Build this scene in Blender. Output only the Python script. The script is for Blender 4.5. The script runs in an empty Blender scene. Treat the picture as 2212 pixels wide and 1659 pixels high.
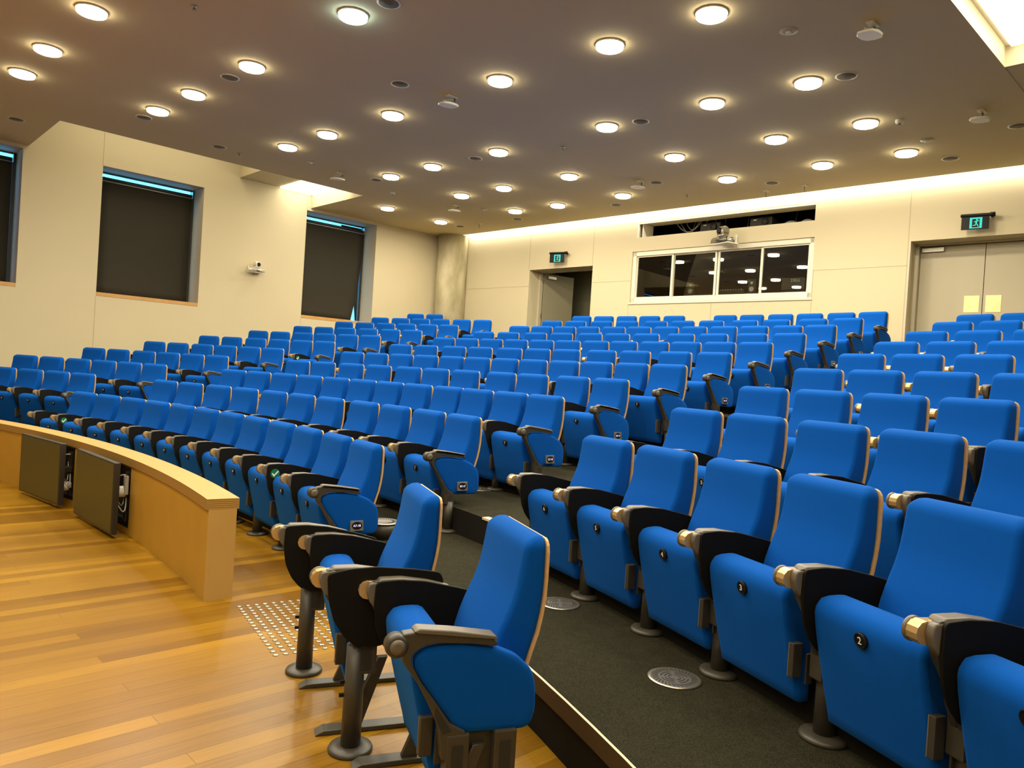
import bpy, bmesh, math, random
from mathutils import Vector, Matrix
random.seed(7)
PI = math.pi
S = bpy.context.scene
COL = S.collection

# ------------------------------------------------------------------ materials
def mat(name, color, rough=0.6, metal=0.0, noise=None, bump=None, spec=0.5, coat=0.0, sheen=0.0):
    m = bpy.data.materials.new(name); m.use_nodes = True
    nt = m.node_tree; b = nt.nodes['Principled BSDF']
    b.inputs['Base Color'].default_value = (*color, 1)
    b.inputs['Roughness'].default_value = rough
    b.inputs['Metallic'].default_value = metal
    b.inputs['Specular IOR Level'].default_value = spec
    b.inputs['Coat Weight'].default_value = coat
    b.inputs['Sheen Weight'].default_value = sheen
    if sheen: b.inputs['Sheen Tint'].default_value = (0.15, 0.6, 1.0, 1)
    tc = nt.nodes.new('ShaderNodeTexCoord')
    if noise:                                    # (scale, amount)
        n = nt.nodes.new('ShaderNodeTexNoise'); n.inputs['Scale'].default_value = noise[0]
        n.inputs['Detail'].default_value = 4
        nt.links.new(tc.outputs['Object'], n.inputs['Vector'])
        mx = nt.nodes.new('ShaderNodeMix'); mx.data_type = 'RGBA'
        a = noise[1]
        mx.inputs[6].default_value = (*[c * (1 - a) for c in color], 1)
        mx.inputs[7].default_value = (*[min(1, c * (1 + a)) for c in color], 1)
        nt.links.new(n.outputs['Fac'], mx.inputs[0]); nt.links.new(mx.outputs[2], b.inputs['Base Color'])
    if bump:                                     # (scale, distance)
        n = nt.nodes.new('ShaderNodeTexNoise'); n.inputs['Scale'].default_value = bump[0]
        n.inputs['Detail'].default_value = 3
        nt.links.new(tc.outputs['Object'], n.inputs['Vector'])
        bp = nt.nodes.new('ShaderNodeBump'); bp.inputs['Distance'].default_value = bump[1]; bp.inputs['Strength'].default_value = 0.6
        nt.links.new(n.outputs['Fac'], bp.inputs['Height']); nt.links.new(bp.outputs['Normal'], b.inputs['Normal'])
    return m

def emis(name, color, strength, base=(0.8, 0.8, 0.8)):
    m = bpy.data.materials.new(name); m.use_nodes = True
    b = m.node_tree.nodes['Principled BSDF']
    b.inputs['Base Color'].default_value = (*base, 1)
    b.inputs['Emission Color'].default_value = (*color, 1)
    b.inputs['Emission Strength'].default_value = strength
    return m

M = {}
M['blue'] = mat('blue wool fabric', (0.0008, 0.068, 0.355), 0.95, sheen=0.10, noise=(380, 0.16), bump=(700, 0.0006), spec=0.08)
M['ply'] = mat('plywood edge', (0.62, 0.38, 0.17), 0.5, noise=(60, 0.15))
M['dark'] = mat('dark grey plastic', (0.034, 0.030, 0.022), 0.45, noise=(90, 0.15))
M['black'] = mat('black laminate', (0.005, 0.0048, 0.003), 0.65, spec=0.15)
M['pad'] = mat('arm pad plastic', (0.115, 0.10, 0.075), 0.4, bump=(300, 0.0003))
M['gold'] = mat('polished tan barrel', (0.62, 0.44, 0.20), 0.25, 0.6)
M['steel'] = mat('dull steel', (0.36, 0.34, 0.28), 0.35, 0.8, noise=(40, 0.1))
M['chrome'] = mat('polished steel', (0.75, 0.72, 0.62), 0.18, 1.0)
M['post'] = mat('powder coated post', (0.044, 0.039, 0.028), 0.42, noise=(120, 0.12))
M['badge'] = mat('badge black', (0.005, 0.005, 0.005), 0.45, spec=0.2)
M['digit'] = mat('badge white', (0.8, 0.8, 0.78), 0.5)
M['led'] = emis('lit letters', (0.55, 0.45, 1.0), 1.1)
M['tickgreen'] = mat('sticker green', (0.006, 0.15, 0.05), 0.4)
M['tickwhite'] = mat('sticker white', (0.78, 0.74, 0.62), 0.4)
M['wall'] = mat('painted plaster', (0.555, 0.487, 0.325), 0.75, noise=(1.2, 0.03), bump=(150, 0.0006), spec=0.3)
M['joint'] = mat('panel joint', (0.40, 0.34, 0.23), 0.9)
M['ceil'] = mat('ceiling board', (0.67, 0.555, 0.33), 0.85, noise=(260, 0.06), bump=(240, 0.0008), spec=0.25)
M['frame'] = mat('painted frame', (0.70, 0.66, 0.53), 0.45)
M['door'] = mat('painted door', (0.46, 0.41, 0.285), 0.5, noise=(2, 0.03))
M['doorframe'] = mat('door jamb paint', (0.50, 0.45, 0.33), 0.5)
M['brass'] = mat('brushed plate', (0.72, 0.56, 0.28), 0.42, 0.7, noise=(14, 0.2))
M['white'] = mat('white plastic', (0.78, 0.75, 0.65), 0.4)
M['grille'] = mat('speaker grille', (0.15, 0.12, 0.075), 0.7, noise=(900, 0.35))
M['blind'] = mat('blind fabric', (0.024, 0.0205, 0.0115), 0.9, noise=(500, 0.25), bump=(600, 0.0004))
M['roller'] = mat('roller metal', (0.45, 0.46, 0.45), 0.3, 0.6)
M['rollerdark'] = mat('roller dark', (0.03, 0.035, 0.04), 0.4)
M['sill'] = mat('timber sill', (0.50, 0.27, 0.075), 0.5, noise=(8, 0.2))
M['leafdim'] = mat('shaded open leaf paint', (0.27, 0.245, 0.16), 0.55)  # door paint darkened, shade of the open leaf put into its colour
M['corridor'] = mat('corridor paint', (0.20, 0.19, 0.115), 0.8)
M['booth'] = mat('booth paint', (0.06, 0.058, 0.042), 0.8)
M['void'] = mat('void black', (0.012, 0.011, 0.007), 0.9)
M['alu'] = mat('aluminium', (0.52, 0.48, 0.40), 0.32, 0.85)
M['hole'] = mat('grille dark', (0.02, 0.018, 0.012), 0.8)
M['lamp'] = emis('downlight diffuser', (1.0, 0.90, 0.66), 26.0)
M['lampcool'] = emis('cool downlight diffuser', (0.62, 0.92, 1.0), 26.0)
M['sky'] = emis('skylight diffuser', (1.0, 0.92, 0.72), 7.0)
M['cyan'] = emis('exit sign lit', (0.0, 0.70, 0.56), 1.0, (0.0, 0.05, 0.04))
M['screen'] = mat('monitor glass', (0.062, 0.052, 0.010), 0.38, spec=0.4)
M['bezel'] = mat('monitor bezel', (0.02, 0.018, 0.014), 0.4)
M['cable'] = mat('pale cable', (0.38, 0.36, 0.30), 0.5)
M['deskblack'] = mat('niche lining', (0.012, 0.010, 0.007), 0.6)

def node_mat(name):
    m = bpy.data.materials.new(name); m.use_nodes = True
    nt = m.node_tree; return m, nt, nt.nodes['Principled BSDF'], nt.nodes.new, nt.links.new

def carpet():
    m, nt, b, N, L = node_mat('olive black carpet')
    tc = N('ShaderNodeTexCoord'); n = N('ShaderNodeTexNoise'); n.inputs['Scale'].default_value = 260; n.inputs['Detail'].default_value = 5
    n2 = N('ShaderNodeTexNoise'); n2.inputs['Scale'].default_value = 22; n2.inputs['Detail'].default_value = 4
    L(tc.outputs['Object'], n.inputs['Vector']); L(tc.outputs['Object'], n2.inputs['Vector'])
    a = N('ShaderNodeMath'); a.operation = 'MULTIPLY_ADD'; a.inputs[1].default_value = 0.12
    L(n2.outputs['Fac'], a.inputs[0]); L(n.outputs['Fac'], a.inputs[2])
    r = N('ShaderNodeValToRGB'); r.color_ramp.elements[0].position = 0.36; r.color_ramp.elements[1].position = 0.80
    r.color_ramp.elements[0].color = (0.006, 0.0056, 0.003, 1); r.color_ramp.elements[1].color = (0.046, 0.043, 0.023, 1)
    L(a.outputs[0], r.inputs['Fac']); L(r.outputs['Color'], b.inputs['Base Color'])
    b.inputs['Roughness'].default_value = 1.0; b.inputs['Specular IOR Level'].default_value = 0.1
    bp = N('ShaderNodeBump'); bp.inputs['Distance'].default_value = 0.004; L(n.outputs['Fac'], bp.inputs['Height']); L(bp.outputs['Normal'], b.inputs['Normal'])
    return m
M['carpet'] = carpet()

def timber(name, c1, c2, rot, plank, length, rough, gap=0.0013, dark=0.3):
    m, nt, b, N, L = node_mat(name)
    tc = N('ShaderNodeTexCoord'); mp = N('ShaderNodeMapping'); mp.inputs['Rotation'].default_value = (0, 0, rot)
    L(tc.outputs['Object'], mp.inputs['Vector'])
    br = N('ShaderNodeTexBrick'); br.offset = 0.43; br.offset_frequency = 4; br.squash = 1
    br.inputs['Scale'].default_value = 1; br.inputs['Brick Width'].default_value = length; br.inputs['Row Height'].default_value = plank
    br.inputs['Mortar Size'].default_value = gap; br.inputs['Mortar Smooth'].default_value = 0.3; br.inputs['Bias'].default_value = 0.0
    br.inputs['Color1'].default_value = (*c1, 1); br.inputs['Color2'].default_value = (*c2, 1)
    br.inputs['Mortar'].default_value = (*[c * dark for c in c1], 1)
    L(mp.outputs[0], br.inputs['Vector'])
    mp2 = N('ShaderNodeMapping'); mp2.inputs['Scale'].default_value = (1.2, 26, 1); L(mp.outputs[0], mp2.inputs['Vector'])
    n = N('ShaderNodeTexNoise'); n.inputs['Scale'].default_value = 3.2; n.inputs['Detail'].default_value = 6; n.inputs['Distortion'].default_value = 0.4
    L(mp2.outputs[0], n.inputs['Vector'])
    r = N('ShaderNodeValToRGB'); r.color_ramp.elements[0].position = 0.3; r.color_ramp.elements[1].position = 0.75
    r.color_ramp.elements[0].color = (0.84, 0.81, 0.76, 1); r.color_ramp.elements[1].color = (1.08, 1.06, 1.02, 1)
    L(n.outputs['Fac'], r.inputs['Fac'])
    mx = N('ShaderNodeMix'); mx.data_type = 'RGBA'; mx.blend_type = 'MULTIPLY'; mx.inputs[0].default_value = 1
    L(br.outputs['Color'], mx.inputs[6]); L(r.outputs['Color'], mx.inputs[7]); L(mx.outputs[2], b.inputs['Base Color'])
    b.inputs['Roughness'].default_value = rough; b.inputs['Specular IOR Level'].default_value = 0.24
    return m
DL_ANG = math.radians(46.25)
M['wood'] = timber('strip timber floor', (0.325, 0.172, 0.010), (0.165, 0.076, 0.003), DL_ANG - PI / 2, 0.094, 1.9, 0.30)
M['veneer'] = mat('beech veneer', (0.44, 0.245, 0.028), 0.5, noise=(5, 0.12), spec=0.35)
M['veneertop'] = mat('beech veneer top', (0.44, 0.265, 0.072), 0.42, noise=(5, 0.08))
def ply_edge():
    m, nt, b, N, L = node_mat('plywood lamination')
    tc = N('ShaderNodeTexCoord'); w = N('ShaderNodeTexWave'); w.bands_direction = 'Z'; w.inputs['Scale'].default_value = 27; w.inputs['Distortion'].default_value = 0.3
    L(tc.outputs['Object'], w.inputs['Vector'])
    r = N('ShaderNodeValToRGB'); r.color_ramp.elements[0].color = (0.20, 0.105, 0.018, 1); r.color_ramp.elements[1].color = (0.42, 0.245, 0.060, 1)
    L(w.outputs['Fac'], r.inputs['Fac']); L(r.outputs['Color'], b.inputs['Base Color']); b.inputs['Roughness'].default_value = 0.5
    return m
M['plyedge'] = ply_edge()
M['riserwood'] = mat('riser timber band', (0.045, 0.025, 0.009), 0.5, noise=(20, 0.2))
M['riser'] = mat('dark riser', (0.006, 0.005, 0.003), 0.8, spec=0.2)
M['nosing'] = mat('step nosing', (0.62, 0.52, 0.34), 0.5)
def concrete():
    m, nt, b, N, L = node_mat('board marked concrete')
    tc = N('ShaderNodeTexCoord'); n = N('ShaderNodeTexNoise'); n.inputs['Scale'].default_value = 2.2; n.inputs['Detail'].default_value = 8
    mp = N('ShaderNodeMapping'); mp.inputs['Scale'].default_value = (1.5, 1.5, 0.6); L(tc.outputs['Object'], mp.inputs['Vector']); L(mp.outputs[0], n.inputs['Vector'])
    r = N('ShaderNodeValToRGB'); r.color_ramp.elements[0].position = 0.3; r.color_ramp.elements[1].position = 0.7
    r.color_ramp.elements[0].color = (0.30, 0.26, 0.14, 1); r.color_ramp.elements[1].color = (0.58, 0.52, 0.35, 1)
    L(n.outputs['Fac'], r.inputs['Fac']); L(r.outputs['Color'], b.inputs['Base Color']); b.inputs['Roughness'].default_value = 0.8
    return m
M['concrete'] = concrete()
def glass():
    m = bpy.data.materials.new('clear glass'); m.use_nodes = True; nt = m.node_tree
    nt.nodes.remove(nt.nodes['Principled BSDF']); o = nt.nodes['Material Output']
    t = nt.nodes.new('ShaderNodeBsdfTransparent'); t.inputs[0].default_value = (0.93, 0.95, 0.9, 1)
    g = nt.nodes.new('ShaderNodeBsdfGlossy'); g.inputs['Roughness'].default_value = 0.0; g.inputs['Color'].default_value = (0.95, 0.95, 0.9, 1)
    f = nt.nodes.new('ShaderNodeFresnel'); f.inputs['IOR'].default_value = 1.9
    mx = nt.nodes.new('ShaderNodeMixShader')
    nt.links.new(f.outputs[0], mx.inputs[0]); nt.links.new(t.outputs[0], mx.inputs[1]); nt.links.new(g.outputs[0], mx.inputs[2]); nt.links.new(mx.outputs[0], o.inputs[0])
    return m
M['glass'] = glass()

# ------------------------------------------------------------------ mesh helpers
class MB:
    """collects shapes with a material slot each, and links them as one mesh object"""
    def __init__(s): s.bm = bmesh.new(); s.mats = []
    def slot(s, k):
        if k not in s.mats: s.mats.append(k)
        return s.mats.index(k)
    def poly(s, pts, k, smooth=False):
        vs = [s.bm.verts.new(p) for p in pts]
        f = s.bm.faces.new(vs); f.material_index = s.slot(k); f.smooth = smooth; return f
    def box(s, c, size, k, rz=0.0, bevel=0.0, R=None):
        R = R or Matrix.Rotation(rz, 3, 'Z'); c = Vector(c); h = [v / 2 for v in size]
        P = [c + R @ Vector((x * h[0], y * h[1], z * h[2])) for z in (-1, 1) for y in (-1, 1) for x in (-1, 1)]
        vs = [s.bm.verts.new(p) for p in P]; fs = []
        for q in ((0, 2, 3, 1), (4, 5, 7, 6), (0, 1, 5, 4), (2, 6, 7, 3), (0, 4, 6, 2), (1, 3, 7, 5)):
            f = s.bm.faces.new([vs[i] for i in q]); f.material_index = s.slot(k); fs.append(f)
        if bevel:
            es = list({e for f in fs for e in f.edges})
            r = bmesh.ops.bevel(s.bm, geom=es, offset=bevel, segments=2, profile=0.6, affect='EDGES')
            for f in r['faces']: f.material_index = s.slot(k)
        return s
    def prism(s, pts, axis, a, b, k, bevel=0.0, seg=2, smooth=False):
        """pts: 2-D outline in the plane normal to axis ('x': (y,z), 'y': (x,z), 'z': (x,y)), from a to b along axis"""
        def P(p, t):
            return (t, p[0], p[1]) if axis == 'x' else ((p[0], t, p[1]) if axis == 'y' else (p[0], p[1], t))
        A = [s.bm.verts.new(P(p, a)) for p in pts]; B = [s.bm.verts.new(P(p, b)) for p in pts]
        n = len(pts); fs = [s.bm.faces.new(A), s.bm.faces.new(B[::-1])]
        for i in range(n): fs.append(s.bm.faces.new((A[i], B[i], B[(i + 1) % n], A[(i + 1) % n])))
        for f in fs: f.material_index = s.slot(k); f.smooth = smooth
        bmesh.ops.recalc_face_normals(s.bm, faces=fs)
        if bevel:
            es = [e for e in set(fs[0].edges) | set(fs[1].edges)]
            r = bmesh.ops.bevel(s.bm, geom=es, offset=bevel, segments=seg, profile=0.5, affect='EDGES')
            for f in r['faces']: f.material_index = s.slot(k); f.smooth = True
        return s
    def tube(s, pts, r, k, n=10, cap=True):
        pts = [Vector(p) for p in pts]; rs = r if isinstance(r, (list, tuple)) else [r] * len(pts); rings = []
        for i, p in enumerate(pts):
            d = (pts[min(i + 1, len(pts) - 1)] - pts[max(i - 1, 0)]).normalized()
            u = d.orthogonal().normalized() if i == 0 else (u - d * u.dot(d)).normalized()
            w = d.cross(u)
            rings.append([s.bm.verts.new(p + (u * math.cos(2 * PI * j / n) + w * math.sin(2 * PI * j / n)) * rs[i]) for j in range(n)])
        for i in range(len(rings) - 1):
            for j in range(n):
                f = s.bm.faces.new((rings[i][j], rings[i][(j + 1) % n], rings[i + 1][(j + 1) % n], rings[i + 1][j])); f.smooth = True; f.material_index = s.slot(k)
        if cap:
            f = s.bm.faces.new(rings[0][::-1]); f.material_index = s.slot(k); f = s.bm.faces.new(rings[-1]); f.material_index = s.slot(k)
        return s
    def lathe(s, prof, k, c=(0, 0, 0), n=24, axis='z', smooth=True, ks=None):
        """prof: (radius, height) pairs turned round an axis through c"""
        c = Vector(c); rings = []
        for r, h in prof:
            ring = []
            for j in range(n):
                a = 2 * PI * j / n; x, y = r * math.cos(a), r * math.sin(a)
                v = Vector((x, y, h)) if axis == 'z' else (Vector((h, x, y)) if axis == 'x' else Vector((x, h, y)))
                ring.append(s.bm.verts.new(c + v))
            rings.append(ring)
        for i in range(len(rings) - 1):
            kk = ks[i] if ks else k
            for j in range(n):
                f = s.bm.faces.new((rings[i][j], rings[i][(j + 1) % n], rings[i + 1][(j + 1) % n], rings[i + 1][j])); f.smooth = smooth; f.material_index = s.slot(kk)
        f = s.bm.faces.new(rings[0][::-1]); f.material_index = s.slot(ks[0] if ks else k)
        f = s.bm.faces.new(rings[-1]); f.material_index = s.slot(ks[-1] if ks else k)
        return s
    def loft(s, secs, k, seg=5, smooth=True):
        """secs: (z, y_front, y_rear, half_width, corner) rounded rectangles stacked in z"""
        rings = []
        for z, yf, yr, hw, cr in secs:
            cr = min(cr, (yf - yr) / 2 - 1e-4, hw - 1e-4); ring = []
            for cx, cy, a0 in ((hw - cr, yf - cr, 0), (-hw + cr, yf - cr, PI / 2), (-hw + cr, yr + cr, PI), (hw - cr, yr + cr, 1.5 * PI)):
                for i in range(seg + 1):
                    a = a0 + PI / 2 * i / seg; ring.append(s.bm.verts.new((cx + cr * math.cos(a), cy + cr * math.sin(a), z)))
            rings.append(ring)
        n = len(rings[0])
        for i in range(len(rings) - 1):
            for j in range(n):
                f = s.bm.faces.new((rings[i][j], rings[i][(j + 1) % n], rings[i + 1][(j + 1) % n], rings[i + 1][j])); f.smooth = smooth; f.material_index = s.slot(k)
        for rg in (rings[0][::-1], rings[-1]):
            f = s.bm.faces.new(rg); f.material_index = s.slot(k); f.smooth = smooth
        return s
    def mesh(s, name):
        bmesh.ops.recalc_face_normals(s.bm, faces=s.bm.faces)
        me = bpy.data.meshes.new(name); s.bm.to_mesh(me); s.bm.free()
        for k in s.mats: me.materials.append(M[k])
        return me
    def build(s, name, parent=None, **kw):
        return put(name, s.mesh(name), parent, **kw)

def put(name, me, parent=None, loc=None, rz=0.0, **props):
    o = bpy.data.objects.new(name, me); COL.objects.link(o)
    if parent: o.parent = parent
    if loc is not None: o.location = loc
    if rz: o.rotation_euler = (0, 0, rz)
    for k, v in props.items(): o[k] = v
    return o
def thing(name, label, cat, loc=(0, 0, 0), rz=0.0, group=None):
    o = put(name, None, None, loc, rz, label=label, category=cat)
    if group: o['group'] = group
    return o
def tag(o, label, cat, group=None):
    o['label'] = label; o['category'] = cat
    if group: o['group'] = group
    return o
def struct(o): o['kind'] = 'structure'; return o
def copy_tree(o, parent=None):
    c = o.copy(); COL.objects.link(c)
    if parent: c.parent = parent
    for ch in list(o.children): copy_tree(ch, c)
    return c
def text_mesh(txt, size, k, depth=0.001):
    cu = bpy.data.curves.new('t', 'FONT'); cu.body = txt; cu.size = size; cu.extrude = depth; cu.align_x = 'CENTER'; cu.align_y = 'CENTER'; cu.resolution_u = 2
    o = bpy.data.objects.new('t', cu); COL.objects.link(o)
    dg = bpy.context.evaluated_depsgraph_get(); me = bpy.data.meshes.new_from_object(o.evaluated_get(dg))
    COL.objects.unlink(o); bpy.data.objects.remove(o); bpy.data.curves.remove(cu)
    me.materials.clear(); me.materials.append(M[k]); return me
def join_text(mb, me, T, k):
    """adds a text mesh, moved by the 4x4 T, to a mesh being collected"""
    i0 = mb.slot(k); vs = [mb.bm.verts.new(T @ v.co) for v in me.vertices]
    for p in me.polygons:
        try: f = mb.bm.faces.new([vs[i] for i in p.vertices]); f.material_index = i0
        except ValueError: pass

# ------------------------------------------------------------------ the room's axes, measured from the left and back walls
uB = Vector((0.724773, -0.688987, 0)); nB = Vector((0.688987, 0.724773, 0))      # along the back wall / out through it
uL = Vector((0.722364, 0.691513, 0)); nL = Vector((-0.691513, 0.722364, 0))      # along the left wall / out through it
DB, DL, CZ = 13.35, 15.85, 4.95
Zv = Vector((0, 0, 1))
def PB(s, d, z): return uB * s + nB * d + Zv * z
def PL(s, d, z): return uL * s + nL * d + Zv * z
def clip(bm, co, no):
    bmesh.ops.bisect_plane(bm, geom=bm.verts[:] + bm.edges[:] + bm.faces[:], plane_co=co, plane_no=no, clear_outer=True)
def clip_room(bm, back=True, backd=None):
    clip(bm, nL * DL, nL); clip(bm, nL * -3.5, -nL); clip(bm, nB * -5.0, -nB)
    if back: clip(bm, nB * (backd or DB), nB)
def wall(name, P, n0, t, s0, s1, z0, z1, holes, k='wall', kr=None):
    """a wall slab with rectangular openings (s0,s1,z0,z1) and their reveals"""
    mb = MB(); ss = sorted({s0, s1} | {h[0] for h in holes} | {h[1] for h in holes}); zs = sorted({z0, z1} | {h[2] for h in holes} | {h[3] for h in holes})
    ss = [s for s in ss if s0 <= s <= s1]; zs = [z for z in zs if z0 <= z <= z1]
    for a, b in zip(ss, ss[1:]):
        for c, d in zip(zs, zs[1:]):
            if any(h[0] <= a and b <= h[1] and h[2] <= c and d <= h[3] for h in holes): continue
            mb.poly([P(a, n0, c), P(b, n0, c), P(b, n0, d), P(a, n0, d)], k)
            mb.poly([P(a, n0 + t, c), P(b, n0 + t, c), P(b, n0 + t, d), P(a, n0 + t, d)], k)
    for a, b, c, d in holes:
        for q in (((a, c), (a, d)), ((b, c), (b, d)), ((a, c), (b, c)), ((a, d), (b, d))):
            (x0, y0), (x1, y1) = q
            mb.poly([P(x0, n0, y0), P(x1, n0, y1), P(x1, n0 + t, y1), P(x0, n0 + t, y0)], kr or k)
    return struct(mb.build(name))

# ------------------------------------------------------------------ seating plan: arcs and the angle of every seat
ROWS = [  # name, arc centre x, y, radius of the seat tops, floor height
    ('A', -11.969, -2.164, 13.302, 0.000),
    ('B', -11.690, -2.225, 14.053, 0.194),
    ('C', -11.442, -2.477, 14.859, 0.385),
    ('D', -11.580, -2.121, 15.664, 0.571),
    ('E', -11.643, -2.166, 16.467, 0.754),
    ('F', -11.591, -2.075, 17.272, 0.938),
    ('G', -11.488, -2.115, 18.078, 1.117),
    ('H', -11.534, -1.927, 18.886, 1.299),
    ('I', -11.562, -1.841, 19.695, 1.482),
    ('J', -11.410, -1.838, 20.505, 1.668),
    ('K', -11.397, -1.715, 21.314, 1.852),
]
LEFT = {
    'B': [0.2945, 0.3329, 0.3714, 0.4094],
    'C': [0.2520, 0.2873, 0.3232, 0.3584, 0.3938, 0.4291],
    'D': [0.2819, 0.3155, 0.3509, 0.3850, 0.4196, 0.4537],
    'E': [0.3215, 0.3536, 0.3869, 0.4194, 0.4524, 0.4841],
    'F': [0.3439, 0.3752, 0.4075, 0.4396, 0.4708, 0.5007],
    'G': [0.3644, 0.3939, 0.4244, 0.4538, 0.4837, 0.5130],
    'H': [0.3875, 0.4159, 0.4450, 0.4742, 0.5034, 0.5315],
    'I': [0.4108, 0.4379, 0.4657, 0.4928, 0.5202, 0.5469],
    'J': [0.4203, 0.4468, 0.4728, 0.4988, 0.5253, 0.5509],
    'K': [0.4386, 0.4633],
}
MIDDLE = {
    'A': [0.5251, 0.5639, 0.6053, 0.6454, 0.6876, 0.7274, 0.7681, 0.8083, 0.8489, 0.8886, 0.9311, 0.9716],
    'B': [0.5326, 0.5709, 0.6127, 0.6528, 0.6950, 0.7342, 0.7741, 0.8198, 0.8593, 0.9000, 0.9385],
    'C': [0.5402, 0.5740, 0.6093, 0.6436, 0.6785, 0.7127, 0.7461, 0.7796, 0.8150, 0.8463, 0.8805, 0.9136],
    'D': [0.5670, 0.6016, 0.6395, 0.6751, 0.7130, 0.7465, 0.7817, 0.8218, 0.8551, 0.8949, 0.9297],
    'E': [0.5916, 0.6228, 0.6550, 0.6856, 0.7167, 0.7467, 0.7779, 0.8081, 0.8401, 0.8714, 0.9033, 0.9343],
    'F': [0.6008, 0.6328, 0.6672, 0.6982, 0.7319, 0.7627, 0.7935, 0.8288, 0.8605, 0.8958, 0.9278],
    'G': [0.6065, 0.6344, 0.6630, 0.6912, 0.7198, 0.7477, 0.7767, 0.8043, 0.8333, 0.8611, 0.8895, 0.9177],
    'H': [0.6212, 0.6500, 0.6814, 0.7101, 0.7413, 0.7692, 0.7980, 0.8303, 0.8592, 0.8915, 0.9204],
    'I': [0.6331, 0.6590, 0.6851, 0.7106, 0.7377, 0.7635, 0.7902, 0.8164, 0.8429, 0.8688, 0.8957, 0.9208],
    'J': [0.6334, 0.6598, 0.6886, 0.7157, 0.7447, 0.7712, 0.7978, 0.8276, 0.8543, 0.8837, 0.9096],
    'K': [0.6418, 0.6663, 0.6910, 0.7150, 0.7399, 0.7889, 0.8129, 0.8377, 0.8616, 0.8862, 0.9097],
}
RIGHT = {
    'B': [1.0678, 1.1071, 1.1486, 1.1873, 1.2299, 1.2698],
    'C': [1.0307, 1.0664, 1.1045, 1.1409, 1.1786],
    'D': [1.0432, 1.0777, 1.1132, 1.1476, 1.1834],
    'E': [1.0381, 1.0696, 1.1028, 1.1368],
    'F': [1.0276, 1.0582, 1.0902, 1.1227],
    'G': [1.0109, 1.0404, 1.0711],
    'H': [1.0106, 1.0388, 1.0685],
    'I': [1.0064, 1.0329],
    'J': [0.9921, 1.0173],
}
LAMP_W, COVE_W, EXPO = 41, 155, 0.0

def disk_lamp(loc, w, col, size=0.27):
    l = bpy.data.lights.new('lamp', 'AREA'); l.shape = 'DISK'; l.size = size; l.energy = w; l.color = col
    o = bpy.data.objects.new('lamp', l); COL.objects.link(o); o.location = loc; return o
# ------------------------------------------------------------------ floors, tiers
ROOMC = [nL * a + uL * b for a, b in ((-3.6, -9), (-3.6, 15), (15.9, 15), (15.9, -9))]
LIFT, LIFTA = 0.03, 0.08                       # the floors lie this far below the heights the seat tops were measured from
ROWS = [(n, x, y, R, z - (LIFTA if n == 'A' else LIFT)) for n, x, y, R, z in ROWS]
EYE = Vector((0, 0, 1.371)); KS = (1.371 + LIFTA) / 1.371
bm = bmesh.new(); bm.faces.new([bm.verts.new((p.x, p.y, -LIFTA)) for p in ROOMC]); clip_room(bm)
me = bpy.data.meshes.new('floor'); bm.to_mesh(me); bm.free(); me.materials.append(M['wood']); struct(put('floor', me))

RIS = [(ROWS[1][1], ROWS[1][2], 12.99)] + [(ROWS[i][1], ROWS[i][2], ROWS[i][3] - 0.27) for i in range(1, 10)]
def arc(c, n=150, a0=-0.15, a1=2.3): return [(c[0] + c[2] * math.sin(a0 + (a1 - a0) * i / n), c[1] + c[2] * math.cos(a0 + (a1 - a0) * i / n)) for i in range(n + 1)]
def strip(mb, A, za, B, zb, k, smooth=False):
    va = [mb.bm.verts.new((x, y, za)) for x, y in A]; vb = [mb.bm.verts.new((x, y, zb)) for x, y in B]
    for i in range(len(A) - 1):
        f = mb.bm.faces.new((va[i], va[i + 1], vb[i + 1], vb[i])); f.material_index = mb.slot(k); f.smooth = smooth
for i, c in enumerate(RIS):
    z0, z1 = ROWS[i][4], ROWS[i + 1][4]
    A = arc(c); nxt = RIS[i + 1] if i + 1 < len(RIS) else (c[0], c[1], c[2] + 9)
    mb = MB()
    strip(mb, A, z1, arc((nxt[0], nxt[1], nxt[2] + 0.02)), z1, 'carpet')
    if i == 0:
        fas = arc((c[0], c[1], c[2] - 0.012))
        strip(mb, fas, z1 - 0.002, fas, z1 - 0.075, 'riserwood', True); strip(mb, fas, z1 - 0.075, A, z1 - 0.075, 'riserwood')
        strip(mb, A, z1 - 0.075, A, z0, 'riser', True); strip(mb, fas, z1 - 0.002, arc((c[0], c[1], c[2] - 0.004)), z1 + 0.001, 'nosing')
    else:
        strip(mb, A, z1, A, z0, 'riser', True)
    clip_room(mb.bm, True, DB if i < len(RIS) - 1 else DB + 3.0)
    struct(mb.build('floor_tier'))
# pale nosing strips where the aisle steps up beside the middle block
def nosing(c, a0, a1, z):
    mb = MB(); strip(mb, arc((c[0], c[1], c[2] - 0.006), 8, a0, a1), z + 0.004, arc((c[0], c[1], c[2] + 0.05), 8, a0, a1), z + 0.004, 'nosing')
    strip(mb, arc((c[0], c[1], c[2] - 0.006), 8, a0, a1), z - 0.012, arc((c[0], c[1], c[2] - 0.006), 8, a0, a1), z + 0.004, 'nosing')
    return mb
for i in range(1, 10):
    am = MIDDLE['ABCDEFGHIJK'[i]][-1] + 0.62 / ROWS[i][3]
    o = nosing(RIS[i], am + 0.01, am + 0.55 / ROWS[i][3], ROWS[i + 1][4]).build('step_nosing'); struct(o)
    o['kind'] = 'structure'

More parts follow.
